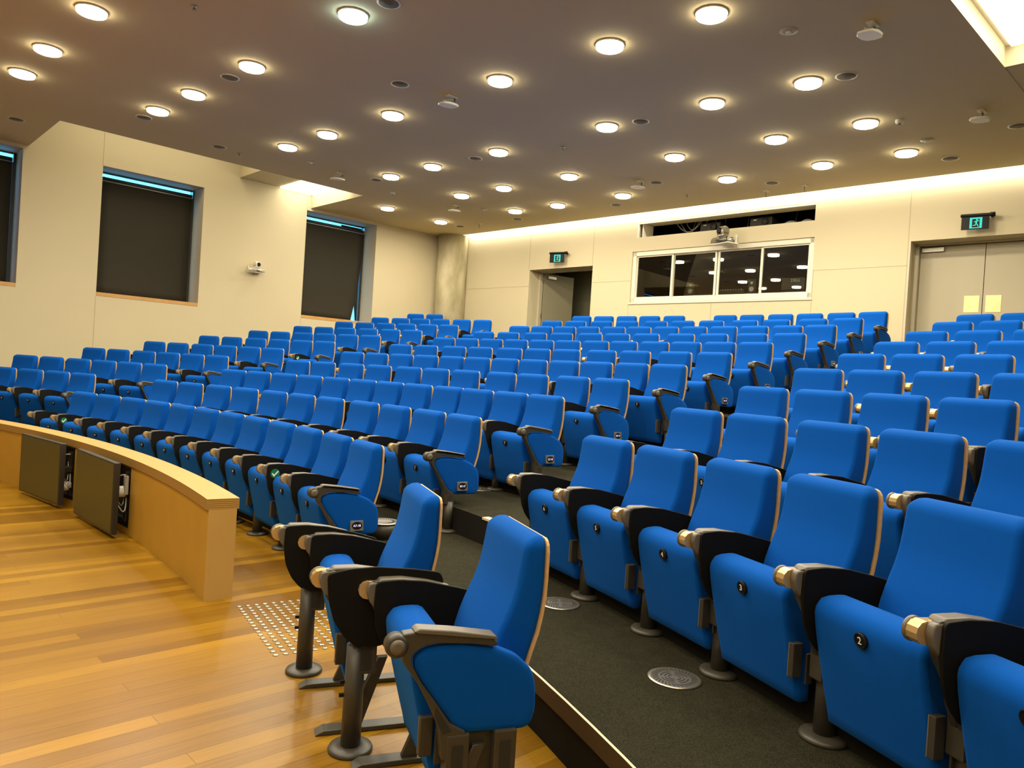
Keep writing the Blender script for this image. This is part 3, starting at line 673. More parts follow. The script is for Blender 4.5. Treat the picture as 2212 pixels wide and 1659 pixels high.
def mk_eye():
    t = put('ceiling_sensor', None)
    MB().lathe([(0.085, 0.0), (0.088, -0.006), (0.05, -0.010)], 'doorframe', n=28).build('plate', t)
    MB().lathe([(0.03, -0.008), (0.026, -0.026), (0.012, -0.033)], 'white', n=16).build('eye', t); return t
ceiling_items('ceiling_sensor', 'sensor', 'round sensors in the ceiling', [(-3.814, 13.33), (2.513, 7.426), (5.452, 10.246), (-0.834, 16.251)], mk_eye,
    ['round ceiling sensor near the end of the left recess', 'round ceiling sensor between the top downlight and the large bracketed device', 'round ceiling sensor above the far right downlight', 'round ceiling sensor near the column end of the ceiling'])
def mk_spr():
    t = put('ceiling_sprinkler', None)
    MB().lathe([(0.035, 0.0), (0.035, -0.006), (0.012, -0.008), (0.010, -0.04), (0.022, -0.042), (0.022, -0.045)], 'steel', n=16).build('sprinkler_head', t); return t
ceiling_items('ceiling_sprinkler', 'sprinkler', 'sprinkler heads', [(-3.483, 7.678), (-5.002, 13.082), (0.554, 11.554), (3.043, 13.968)], mk_spr,
    ['small sprinkler head at the top edge, upper left', 'small sprinkler head above the left wall edge', 'small sprinkler head in mid ceiling among four downlights', 'small sprinkler head above the booth slot'])
def mk_smk():
    t = put('smoke_detector', None)
    MB().lathe([(0.055, 0.0), (0.055, -0.03), (0.035, -0.05), (0.02, -0.052)], 'white', n=20).build('detector_body', t); MB().lathe([(0.022, -0.050), (0.02, -0.056)], 'badge', n=14).build('detector_eye', t); return t
ceiling_items('smoke_detector', 'smoke detector', 'smoke detectors', [(4.734, 9.584), (-2.664, 15.209)], mk_smk, ['cream smoke detector right of a downlight at upper right', 'white smoke detector hanging before the far window'])
def mk_hook():
    t = put('ceiling_hook', None)
    MB().box((0, 0, -0.008), (0.14, 0.07, 0.014), 'white', bevel=0.003).build('hook_plate', t); MB().tube([(0, 0, -0.01), (0, 0, -0.09), (0.02, 0, -0.11), (0.035, 0, -0.09)], 0.008, 'steel', 8).build('hook', t); return t
ceiling_items('ceiling_hook', 'hook', 'ceiling hooks', [(4.298, 13.338), (4.785, 12.832), (-1.018, 17.778)], mk_hook, ['small hook plate above the booth slot, left of two', 'small hook plate above the booth slot, right of two', 'small hook plate near the concrete column'])
def mk_dev():
    t = put('ceiling_antenna', None)
    mb = MB(); mb.prism([(-0.13, 0.0), (-0.115, 0.07), (-0.05, 0.10), (0.05, 0.10), (0.115, 0.07), (0.13, 0.0), (0.115, -0.07), (0.05, -0.10), (-0.05, -0.10), (-0.115, -0.07)], 'z', -0.135, -0.105, 'white', bevel=0.012)
    hs = mb.build('housing', t); hs.matrix_local = Matrix.Translation((0, 0, -0.12)) @ Matrix.Rotation(-0.07, 4, 'Y') @ Matrix.Rotation(0.05, 4, 'X') @ Matrix.Scale(1.02, 4) @ Matrix.Translation((0, 0, 0.12))
    MB().box((0.05, 0.0, -0.006), (0.16, 0.07, 0.012), 'white', bevel=0.002).build('mount_plate', t)
    MB().tube([(0.10, 0.0, -0.01), (0.10, 0, -0.06), (0.03, 0, -0.11)], 0.011, 'steel', 8).build('mount_arm', t)
    MB().tube([(0.0, 0.03, -0.11), (-0.06, 0.03, -0.07), (0.02, 0.02, -0.05), (0.09, 0.01, -0.012)], 0.006, 'white', 8).build('mount_cable', t)
    t.scale = (1.0, 1.0, 1.0); return t
ceiling_items('ceiling_antenna', 'ceiling device', 'angled white devices hung from the ceiling', [(3.19, 7.15), (5.457, 9.093), (-1.05, 9.72), (-3.48, 13.948), (-1.466, 16.03), (1.996, 13.197)], mk_dev,
    ['large angled white device on a bracket at upper right', 'angled white device on a bracket near the right edge', 'angled white device on a bracket in upper mid ceiling', 'angled white device before the left recess corner', 'angled white device farthest away, before the column', 'angled white device before the booth slot'])

# ------------------------------------------------------------------ the seats
# local frame of a seat: +y towards the stage, +x towards the neighbour on the left as seen from the stage, origin on its floor
AX = 0.27
def prof(f, z):
    for (a, p), (b, q) in zip(f, f[1:]):
        if a <= z <= b: return p + (q - p) * (z - a) / (b - a)
    return f[-1][1] if z > f[-1][0] else f[0][1]
def smooth_prof(f, z, w=0.03): return sum(prof(f, z + d * w / 2) for d in (-2, -1, 0, 1, 2)) / 5
FRONT = [(0.28, -0.165), (0.38, -0.185), (0.47, -0.205), (0.55, -0.236), (0.62, -0.268), (0.68, -0.284), (0.76, -0.295), (0.83, -0.305)]
REAR = [(0.28, -0.285), (0.38, -0.318), (0.45, -0.337), (0.53, -0.362), (0.60, -0.374), (0.66, -0.380), (0.78, -0.380), (0.85, -0.378)]
def back_mesh():
    secs = []
    for z in [0.285, 0.29, 0.32, 0.36, 0.40, 0.44, 0.48, 0.52, 0.56, 0.60, 0.64, 0.68, 0.72, 0.76, 0.79]:
        i = 0.012 if z == 0.285 else 0
        secs.append((z, smooth_prof(FRONT, z) - i, prof(REAR, z), 0.214 - 0.004 * (z - 0.3) - i, 0.022))
    for z, df, dr, dw in ((0.806, 0.003, 0.0, 0.0), (0.820, 0.012, 0.0, 0.005), (0.830, 0.024, 0.002, 0.012), (0.837, 0.037, 0.006, 0.022), (0.8405, 0.049, 0.012, 0.036)):
        secs.append((z, -0.299 - df, -0.379 + dr, 0.212 - dw, 0.022 if df < 0.03 else 0.012))
    return MB().loft(secs, 'blue', 6).mesh('backrest')
def shell_mesh():
    mb = MB(); zs = [0.27, 0.34, 0.40, 0.46, 0.52, 0.58, 0.64, 0.70, 0.76, 0.79, 0.812, 0.826, 0.833]
    L = []
    for z in zs:
        hw = 0.2175 - (0.0 if z < 0.80 else (0.004 if z < 0.82 else (0.014 if z < 0.83 else 0.03)))
        y = prof(REAR, z); L.append([mb.bm.verts.new((x, yy, z)) for x, yy in ((hw, y + 0.002), (hw, y - 0.007), (-hw, y - 0.007), (-hw, y + 0.002))])
    k = mb.slot('ply')
    for a, b in zip(L, L[1:]):
        for j in range(4):
            f = mb.bm.faces.new((a[j], a[(j + 1) % 4], b[(j + 1) % 4], b[j])); f.material_index = k
    for r in (L[0], L[-1]): mb.bm.faces.new(r).material_index = k
    return mb.mesh('back_shell')
SF = [(0.055, -0.030), (0.16, 0.000), (0.23, 0.018), (0.30, 0.036), (0.365, 0.052), (0.42, 0.063), (0.46, 0.066), (0.48, 0.066)]
SR = [(0.055, -0.085), (0.16, -0.085), (0.23, -0.09), (0.30, -0.10), (0.365, -0.108), (0.42, -0.105), (0.46, -0.09), (0.48, -0.085)]
def seat_mesh():
    secs = [(0.055, -0.040, -0.076, 0.210, 0.014)]
    for z in (0.063, 0.10, 0.15, 0.20, 0.24, 0.28, 0.32, 0.36, 0.40, 0.43, 0.445):
        secs.append((z, smooth_prof(SF, z), prof(SR, z), 0.223, 0.020))
    for z, f, r, w in ((0.462, 0.062, -0.088, 0.2225), (0.478, 0.053, -0.080, 0.221), (0.490, 0.040, -0.070, 0.217), (0.499, 0.020, -0.055, 0.208), (0.504, -0.004, -0.036, 0.196)): secs.append((z, f, r, w, 0.02 if w > 0.22 else 0.010))
    return MB().loft(secs, 'blue', 6).mesh('seat')
def rounded(pts, r, seg=4):
    out = []; n = len(pts)
    for i in range(n):
        a, b, c = Vector(pts[i - 1]), Vector(pts[i]), Vector(pts[(i + 1) % n]); u, v = (a - b), (c - b)
        rr = min(r, u.length * 0.45, v.length * 0.45); p, q = b + u.normalized() * rr, b + v.normalized() * rr
        for j in range(seg + 1):
            t = j / seg; out.append(tuple((1 - t) ** 2 * p + 2 * t * (1 - t) * b + t * t * q))
    return out
TAB = [(0.104, 0.584), (0.02, 0.590), (-0.08, 0.582), (-0.226, 0.549), (-0.318, 0.522), (-0.330, 0.495), (-0.328, 0.42), (-0.27, 0.345), (-0.17, 0.292), (-0.05, 0.280), (0.022, 0.295), (0.066, 0.345), (0.096, 0.41), (0.108, 0.49)]
def arm_meshes(dz=0.0, py=-0.066, lf=None):
    lf = LIFT if lf is None else lf
    """tablet, pad, housing with barrel, pedestal: all for an arm centred on x = 0"""
    sh = lambda P: [(a, b + dz) for a, b in P]
    D = {}
    mb = MB(); mb.prism(rounded(sh(TAB), 0.02), 'x', -0.047, -0.034, 'black', bevel=0.003); D['folding_tablet'] = mb.mesh('folding_tablet')
    mb = MB(); mb.prism(rounded(sh([(0.098, 0.575), (0.085, 0.590), (0.0, 0.590), (-0.10, 0.574), (-0.185, 0.551), (-0.195, 0.538), (-0.10, 0.552), (0.0, 0.566), (0.085, 0.565)]), 0.008), 'x', -0.032, 0.022, 'pad', bevel=0.006); D['arm_pad'] = mb.mesh('arm_pad')
    mb = MB()
    mb.prism(rounded(sh([(0.118, 0.548), (0.140, 0.580), (0.105, 0.585), (0.0, 0.565), (-0.16, 0.535), (-0.16, 0.522), (-0.02, 0.535), (0.06, 0.515), (0.085, 0.47), (0.06, 0.42), (0.005, 0.345), (-0.02, 0.27), (-0.075, 0.262), (-0.035, 0.30), (0.02, 0.385), (0.10, 0.478), (0.142, 0.512)][:1] + [(0.112, 0.580), (0.100, 0.585), (0.0, 0.565), (-0.16, 0.535), (-0.16, 0.522), (-0.02, 0.535), (0.045, 0.505), (0.035, 0.43), (-0.03, 0.345), (-0.085, 0.27), (-0.015, 0.255), (0.02, 0.345), (0.07, 0.42), (0.112, 0.49), (0.116, 0.52)]), 0.008), 'x', -0.033, -0.006, 'dark', bevel=0.004)
    mb.prism(sh([(-0.03, 0.345), (-0.085, 0.27), (-0.015, 0.255), (0.02, 0.345)]), 'x', -0.006, 0.02, 'dark', bevel=0.003)
    mb.prism(rounded(sh([(0.128, 0.577), (0.136, 0.548), (0.124, 0.508), (0.104, 0.486), (0.080, 0.480), (0.068, 0.52), (0.075, 0.582)]), 0.012), 'x', -0.036, -0.007, 'pad', bevel=0.006)
    D['arm_frame'] = mb.mesh('arm_frame')
    mb = MB(); mb.lathe([(0.033, -0.008), (0.0335, -0.004), (0.0335, 0.030)], 'gold', c=(0, 0.128, 0.544 + dz), axis='x', n=12, smooth=False)
    mb.prism(sh([(0.15, 0.530), (0.05, 0.535), (0.06, 0.575), (0.128, 0.577)]), 'x', -0.006, 0.03, 'gold', bevel=0.002)
    D['arm_barrel'] = mb.mesh('arm_barrel')
    D['barrel_cap'] = MB().lathe([(0.0335, 0.030), (0.036, 0.032), (0.036, 0.042), (0.029, 0.048), (0.012, 0.050)], 'pad', c=(0, 0.128, 0.544 + dz), axis='x', n=20).mesh('barrel_cap')
    mb = MB(); mb.lathe([(0.038, 0.018 - lf), (0.035, 0.29 + dz)], 'post', c=(0.0, py, 0), n=18)
    mb.box((0.0, -0.052, 0.245 + dz), (0.062, 0.085, 0.125), 'post', bevel=0.006)
    mb.box((-0.0315, -0.052, 0.242 + dz), (0.004, 0.040, 0.085), 'hole')
    D['pedestal'] = mb.mesh('pedestal')
    D['base_plate'] = MB().lathe([(0.084, -lf), (0.085, 0.008 - lf), (0.080, 0.018 - lf), (0.045, 0.022 - lf)], 'post', c=(0, py, 0), n=28).mesh('base_plate')
    return D
ARM = arm_meshes()
ARMA = dict(ARM); _m = arm_meshes(0.0, -0.066, LIFTA)
for _k in ('pedestal', 'base_plate'): ARMA[_k] = _m[_k]
def hinge_mesh():
    mb = MB(); mb.box((-0.232, 0.008, 0.225), (0.026, 0.042, 0.125), 'dark', bevel=0.004); mb.box((-0.222, 0.026, 0.225), (0.004, 0.008, 0.12), 'steel')
    mb.box((-0.262, -0.03, 0.20), (0.008, 0.03, 0.11), 'dark', bevel=0.002); return mb.mesh('hinge_bracket')
PANEL = [(0.075, 0.470), (0.078, 0.505), (0.046, 0.529), (-0.009, 0.536), (-0.077, 0.533), (-0.187, 0.514), (-0.261, 0.483), (-0.315, 0.435), (-0.332, 0.381), (-0.335, 0.300), (-0.322, 0.257), (-0.297, 0.246), (-0.198, 0.248), (-0.10, 0.252), (-0.062, 0.275), (-0.002, 0.355), (0.055, 0.432)]
def soft_panel():
    """upholstered end panel: outline with a domed face towards the aisle"""
    P = rounded(PANEL, 0.02, 3); c = Vector((sum(p[0] for p in P) / len(P), sum(p[1] for p in P) / len(P))); mb = MB(); rings = []
    for x, s in ((-0.262, 1.0), (-0.290, 1.0), (-0.298, 0.985), (-0.302, 0.955), (-0.304, 0.85), (-0.305, 0.5)):
        rings.append([mb.bm.verts.new((x, c.x + (p[0] - c.x) * s, c.y + (p[1] - c.y) * s)) for p in P])
    k = mb.slot('blue')
    for a, b in zip(rings, rings[1:]):
        for j in range(len(P)):
            f = mb.bm.faces.new((a[j], a[(j + 1) % len(P)], b[(j + 1) % len(P)], b[j])); f.smooth = True; f.material_index = k
    for r in (rings[0][::-1], rings[-1]): f = mb.bm.faces.new(r); f.material_index = k; f.smooth = True
    return mb.mesh('end_panel')
def end_frame():
    mb = MB()
    mb.prism(rounded([(0.118, 0.578), (0.07, 0.583), (-0.037, 0.570), (-0.165, 0.550), (-0.188, 0.538), (-0.186, 0.522), (-0.10, 0.535), (0.0, 0.543), (0.05, 0.538), (0.083, 0.515), (0.084, 0.485), (0.050, 0.425), (0.004, 0.365), (-0.050, 0.290), (-0.100, 0.262), (-0.105, 0.170), (-0.026, 0.178), (-0.010, 0.285), (0.018, 0.345), (0.062, 0.424), (0.112, 0.490)], 0.008), 'x', -0.312, -0.270, 'post', bevel=0.005)
    mb.lathe([(0.034, -0.270), (0.036, -0.300), (0.034, -0.314), (0.026, -0.317)], 'post', c=(0, 0.133, 0.542), axis='x', n=22)
    mb.lathe([(0.024, -0.316), (0.023, -0.322), (0.012, -0.326)], 'pad', c=(0, 0.133, 0.542), axis='x', n=20)
    mb.prism([(0.002, 0.350), (-0.052, 0.268), (-0.024, 0.262), (0.004, 0.318)], 'x', -0.3135, -0.311, 'hole')
    mb.prism([(-0.048, 0.245), (-0.085, 0.245), (-0.085, 0.182), (-0.048, 0.182)], 'x', -0.3135, -0.311, 'hole')
    return mb.mesh('end_frame')
def end_pad():
    mb = MB(); mb.prism(rounded([(0.085, 0.583), (0.07, 0.594), (-0.037, 0.582), (-0.175, 0.560), (-0.188, 0.548), (-0.165, 0.551), (-0.037, 0.570)], 0.006), 'x', -0.318, -0.262, 'pad', bevel=0.005); return mb.mesh('arm_pad')
def end_ped(lf):
    mb = MB(); mb.lathe([(0.037, 0.018 - lf), (0.034, 0.20)], 'post', c=(-0.29, -0.075, 0), n=18); pass
    mb.lathe([(0.084, -lf), (0.085, 0.008 - lf), (0.080, 0.018 - lf), (0.045, 0.022 - lf)], 'post', c=(-0.29, -0.075, 0), n=28)
    return mb.mesh('end_pedestal')
CH = dict(backrest=back_mesh(), back_shell=shell_mesh(), seat=seat_mesh(), hinge_bracket=hinge_mesh(), end_panel=soft_panel(), end_frame=end_frame(), end_pad=end_pad(), end_pedestal=end_ped(LIFT), end_pedestal_low=end_ped(LIFTA))
for me in {id(m): m for m in list(CH.values()) + list(ARM.values()) + list(ARMA.values())}.values(): me.transform(Matrix.Translation((0, 0, LIFT)))
def badge_mesh(txt):
    mb = MB(); T = Matrix.Translation((0.004, 0.0655, 0.420)) @ Matrix.Rotation(-0.18, 4, 'X') @ Matrix.Scale(1.22, 4)
    q = MB(); q.lathe([(0.0205, -0.004), (0.0215, 0.003), (0.019, 0.0055), (0.015, 0.0045)], 'badge', axis='y', n=20); me = q.mesh('q')
    join_text(mb, me, T, 'badge')
    t = text_mesh(txt, 0.027 if len(txt) == 1 else 0.022, 'digit', 0.0006)
    join_text(mb, t, T @ Matrix.Translation((0, 0.0058, 0)) @ Matrix(((-1, 0, 0, 0), (0, 0, 1, 0), (0, 1, 0, 0), (0, 0, 0, 1))), 'digit')
    me = mb.mesh('number_badge'); me.transform(Matrix.Translation((0, 0, LIFT))); return me
BADGES = {}
def badge(n):
    if n not in BADGES: BADGES[n] = badge_mesh(str(n))
    return BADGES[n]
def sign_mesh(txt):
    mb = MB(); T = Matrix.Translation((-0.310, -0.172, 0.312)) @ Matrix.Rotation(0.16, 4, 'Y')
    q = MB(); q.box((0, 0, 0), (0.016, 0.092, 0.068), 'steel', bevel=0.002); join_text(mb, q.mesh('q'), T, 'steel')
    q = MB()
    vs = [(-0.0085, 0.037 * math.cos(a), 0.026 * math.sin(a)) for a in [2 * PI * i / 24 for i in range(24)]]; q.poly(vs, 'badge'); join_text(mb, q.mesh('q'), T, 'badge')
    t = text_mesh(txt, 0.021, 'led', 0.0004)
    join_text(mb, t, T @ Matrix.Translation((-0.0095, 0, 0)) @ Matrix(((0, 0, -1, 0), (-1, 0, 0, 0), (0, 1, 0, 0), (0, 0, 0, 1))), 'led')
    me = mb.mesh('row_display'); me.transform(Matrix.Translation((0, 0, LIFT))); return me
def sticker(parent, y=0.045, z=0.515 + LIFT):
    mb = MB(); mb.lathe([(0.036, -0.0485), (0.036, -0.0475)], 'tickgreen', c=(0, y, z), axis='x', n=32, smooth=False)
    mb.prism([(y + 0.026, z - 0.002), (y + 0.019, z + 0.006), (y + 0.008, z - 0.008), (y - 0.020, z + 0.022), (y - 0.027, z + 0.014), (y + 0.009, z - 0.024)], 'x', -0.0495, -0.0485, 'tickwhite')
    o = mb.build('check_sticker', parent); o['label'] = 'green round sticker with a white check mark'; return o
def add_arm(parent, meshes, x, pedestal=True):
    for n in ('arm_pad', 'arm_frame', 'arm_barrel', 'barrel_cap', 'folding_tablet') + (('pedestal', 'base_plate') if pedestal else ()):
        o = put(n, meshes[n], parent, (x, 0, 0))
        if n == 'folding_tablet': tab = o
    return tab
def seat(loc, rz, label, group, num=None, end=None, arm=True, tick=False, ped=True, low=False):
    t = thing('auditorium_seat', label, 'chair', loc, rz, group)
    put('backrest', CH['backrest'], t); put('back_shell', CH['back_shell'], t); s = put('seat', CH['seat'], t); put('hinge_bracket', CH['hinge_bracket'], t)
    if num is not None: put('number_badge', badge(num), s)
    if arm:
        tab = add_arm(t, ARMA if low else ARM, AX, ped)
        if tick: sticker(tab)
    if end is not None:
        put('end_panel', CH['end_panel'], t); put('end_frame', CH['end_frame'], t); put('arm_pad', CH['end_pad'], t)
        if ped: put('end_pedestal', CH['end_pedestal_low' if low else 'end_pedestal'], t)
        if end: put('row_display', sign_mesh(end), t)['label'] = 'small plate with a lit row label'
    return t
ROWORD = ['first', 'second', 'third', 'fourth', 'fifth', 'sixth', 'seventh', 'eighth', 'ninth', 'tenth', 'last']
TICKS = {('m', 0, 1), ('m', 0, 10), ('l', 5, 5), ('m', 3, 8), ('m', 8, 0), ('l', 2, 3)}
def block(code, tab, word, ends, numfrom):
    for ri, (rn, cx, cy, R, fz) in enumerate(ROWS):
        th = tab.get(rn, [])
        for i, a in enumerate(th):
            ro = R - 0.372; n = len(th)
            last = i == n - 1
            num = numfrom(ri, i, n, rn)
            if code == 'r':
                lab = 'blue tip-up seat in the right block, %s row, %s from its left end' % (ROWORD[ri], ORD[i])
            else:
                lab = 'blue tip-up seat in the %s block, %s row, %s from its right-hand end' % (word, ROWORD[ri], ORD[n - 1 - i])
            if code == 'm' and rn == 'K':     # one place in the last row stands empty
                pass
            e = ('%s7-%d' % (rn, 18 if ri % 2 == 0 else 17) if code == 'm' else '') if (ends and last) else None
            seat((cx + ro * math.sin(a), cy + ro * math.cos(a), fz if ri else -LIFT), PI - a, lab, 'tip-up seats of the %s block' % word, num, e, True, (code, ri, i) in TICKS, True, ri == 0)
def num_m(ri, i, n, rn):
    k = n - 1 - i
    if rn == 'K' and i < 5: k += 1
    return 7 + k
def num_l(ri, i, n, rn): return (19 if ri % 2 == 0 else 18) + (n - 1 - i)
block('l', LEFT, 'left', True, num_l)
block('m', MIDDLE, 'middle', True, num_m)
block('r', RIGHT, 'right', False, lambda ri, i, n, rn: max(1, 6 - i))

# two loose seats on the timber floor, and the two fixed arm posts beside them
def frame_of(fx, fy): return math.atan2(-fx, fy)
F1, F2 = (-0.94, -0.34), (-0.938, -0.345)
FLR = -LIFT; DROP = LIFTA - LIFT
def loose(loc, f, label, end, bars):
    t = seat((*loc, FLR), frame_of(*f), label, 'loose seats at the front', None, '' if end else None, True, False, False)
    for (bx, y0, y1) in bars:
        MB().prism([(y0, 0.002 - DROP), (y0 - 0.03, 0.020 - DROP), (y1, 0.020 - DROP), (y1, 0.002 - DROP)], 'x', bx - 0.032, bx + 0.032, 'post', bevel=0.003).build('foot_bar', t)
        mb = MB(); mb.prism([(-0.02, 0.02 - DROP), (-0.08, 0.02 - DROP), (-0.17, 0.24), (-0.13, 0.24)], 'x', bx - 0.014, bx + 0.014, 'post', bevel=0.003)
        mb.build('foot_brace', t)
    return t
t1 = loose((-0.698, 3.244), F1, 'loose blue seat on the timber floor, behind the two black arm plates', False, [(0.15, 0.13, -0.34), (-0.30, 0.10, -0.34)])
t2 = loose((-0.276, 2.564), F2, 'loose blue seat nearest the camera, its blue end panel facing it', True, [(0.20, 0.16, -0.34), (-0.285, 0.10, -0.34)])
mb = MB()
for y in (-0.075, -0.232): mb.box((-0.289, y, 0.12), (0.052, 0.075, 0.33), 'post', bevel=0.005); mb.box((-0.3155, y, 0.18), (0.004, 0.036, 0.15), 'hole')
mb.box((-0.272, -0.155, 0.14), (0.012, 0.11, 0.26), 'dark'); mb.build('end_leg', t2)
MB().box((0.0, -0.09, 0.14), (0.52, 0.05, 0.05), 'post', bevel=0.004).build('under_beam', t2)
ARMH = arm_meshes(0.033, -0.02, LIFTA)
for me in ARMH.values(): me.transform(Matrix.Translation((0, 0, LIFT)))
for loc, lab in (((-0.915, 3.505), 'black arm plate on a floor post, nearer the studded patch'), ((-0.545, 2.812), 'black arm plate on a floor post, between the two loose seats')):
    t = thing('arm_post', lab, 'armrest', (*loc, FLR), frame_of(-0.933, -0.36), 'fixed arm posts')
    tab = add_arm(t, ARMH, 0)
    if 'between' in lab: tab.rotation_euler = (-0.13, 0, 0); tab.location = (0, -0.078, 0.006)
    for z in (0.16, 0.21): MB().box((0.006, 0.022, z), (0.012, 0.022, 0.012), 'badge').build('stop_bolt', t)

# ------------------------------------------------------------------ curved timber barrier with two screens in niches
CD = (-11.855 * KS, -2.941 * KS); RD_, TH = 12.443 * KS, 0.155 * KS; DZ0 = -LIFTA
NI = [(0.6465, 0.7075), (0.7522, 0.8130)]; NZ0, NZ1 = 0.05 - LIFTA, 0.532 - LIFTA
def pol(a, r, z): return (CD[0] + r * math.sin(a), CD[1] + r * math.cos(a), z)
A0, A1 = 0.36, 0.9611
br = sorted({A0, A1, *[x for n in NI for x in n]}); ang = []
for a, b in zip(br, br[1:]):
    n = max(1, int((b - a) / 0.012)); ang += [a + (b - a) * i / n for i in range(n)]
ang.append(A1)
root = thing('timber_barrier', 'long curved timber barrier with a pale ply top in front of the seats', 'barrier')
mb = MB(); ZT = 0.546 - LIFTA
def inn(a, b): return any(n0 - 1e-6 <= a and b <= n1 + 1e-6 for n0, n1 in NI)
for a, b in zip(ang, ang[1:]):
    for z0, z1 in ((DZ0, NZ0), (NZ0, NZ1), (NZ1, ZT)):
        if z0 == NZ0 and inn(a, b): continue
        mb.poly([pol(a, RD_, z0), pol(b, RD_, z0), pol(b, RD_, z1), pol(a, RD_, z1)], 'veneer', True)
    mb.poly([pol(a, RD_ + TH, DZ0), pol(b, RD_ + TH, DZ0), pol(b, RD_ + TH, ZT), pol(a, RD_ + TH, ZT)], 'veneer', True)
for a in (A0, A1): mb.poly([pol(a, RD_, DZ0), pol(a, RD_ + TH, DZ0), pol(a, RD_ + TH, ZT), pol(a, RD_, ZT)], 'veneertop')
bmesh.ops.remove_doubles(mb.bm, verts=mb.bm.verts[:], dist=1e-5)
mb.build('barrier_body', root)
mb = MB(); r0, r1, ZC = RD_ - 0.012, RD_ + TH + 0.012, 0.610 - LIFTA
for a, b in zip(ang, ang[1:]):
    mb.poly([pol(a, r0, ZC), pol(b, r0, ZC), pol(b, r1, ZC), pol(a, r1, ZC)], 'veneertop')
    mb.poly([pol(a, r0, ZT), pol(b, r0, ZT), pol(b, r0, ZC), pol(a, r0, ZC)], 'plyedge')
    mb.poly([pol(a, r1, ZT), pol(b, r1, ZT), pol(b, r1, ZC), pol(a, r1, ZC)], 'plyedge')
    mb.poly([pol(a, r0, ZT), pol(b, r0, ZT), pol(b, r1, ZT), pol(a, r1, ZT)], 'plyedge')
A2 = A1 + 0.0012
for a in (A0,): mb.poly([pol(a, r0, ZT), pol(a, r1, ZT), pol(a, r1, ZC), pol(a, r0, ZC)], 'plyedge')
mb.poly([pol(A1, r0, ZT), pol(A1, r1, ZT), pol(A1, r1, ZC), pol(A1, r0, ZC)], 'plyedge')
mb.build('barrier_top', root)
for i, (a0, a1) in enumerate(NI):
    mb = MB(); rb = RD_ + 0.125
    for p in ([(a0, RD_, NZ0), (a0, rb, NZ0), (a0, rb, NZ1), (a0, RD_, NZ1)], [(a1, RD_, NZ0), (a1, rb, NZ0), (a1, rb, NZ1), (a1, RD_, NZ1)], [(a0, rb, NZ0), (a1, rb, NZ0), (a1, rb, NZ1), (a0, rb, NZ1)],
              [(a0, RD_, NZ0), (a1, RD_, NZ0), (a1, rb, NZ0), (a0, rb, NZ0)], [(a0, RD_, NZ1), (a1, RD_, NZ1), (a1, rb, NZ1), (a0, rb, NZ1)]):
        mb.poly([pol(*q) for q in p], 'deskblack')
    mb.build('niche', root)
MON = [((-4.512, 6.927), (-3.794, 6.349), 'dark flat screen on the curved barrier, left one of the two'), ((-3.518, 6.103), (-2.853, 5.441), 'dark flat screen on the curved barrier, nearer the barrier end')]
for i, (p, q, lab) in enumerate(MON):
    p, q = Vector((*p, 0)) * KS, Vector((*q, 0)) * KS; w = (q - p).length; d = (q - p).normalized(); t = thing('wall_screen', lab, 'screen', (p + q) / 2 + Zv * (0.032 - LIFTA), math.atan2(d.y, d.x), 'screens on the barrier')
    # local +x to the right as seen, -y towards the stage
    mb = MB(); mb.box((0, 0.022, 0.279), (w, 0.044, 0.558), 'bezel', bevel=0.004); mb.build('housing', t)
    MB().box((0, -0.0012, 0.279), (w - 0.028, 0.003, 0.528), 'screen').build('screen_glass', t)
    x = w / 2 - 0.09
    a1 = NI[i][1]
    MB().box((x - 0.09, 0.10, 0.30), (0.10, 0.12, 0.05), 'bezel', bevel=0.006).build('mount_arm', t)
    MB().box((x - 0.09, 0.16, 0.26), (0.05, 0.03, 0.40), 'bezel', bevel=0.006).build('mount_rail', t)
    for j, (dx, zz, sg) in enumerate(((0.0, 0.42, 0.10), (-0.03, 0.36, 0.16), (0.02, 0.28, 0.12))):
        pts = [(x + dx - 0.10 + 0.10 * math.sin(PI * u / 8), 0.055 + 0.012 * u, zz - sg * math.sin(PI * u / 8) * (1 if j else -0.3)) for u in range(9)]
        MB().tube(pts, 0.005, 'cable' if j != 1 else 'steel', 8).build('cable', t)
    MB().box((x - 0.035, 0.13, 0.36 if i else 0.16), (0.035, 0.03, 0.15 if i else 0.05), 'cable', bevel=0.004).build('power_strip', t)
    MB().loft([(0.27, 0.13, 0.08, 0.03, 0.01), (0.31, 0.14, 0.075, 0.035, 0.012), (0.35, 0.13, 0.09, 0.02, 0.008)], 'white').build('power_adapter', t).location = (x - 0.06, 0.0, 0.0 if i else -0.16)

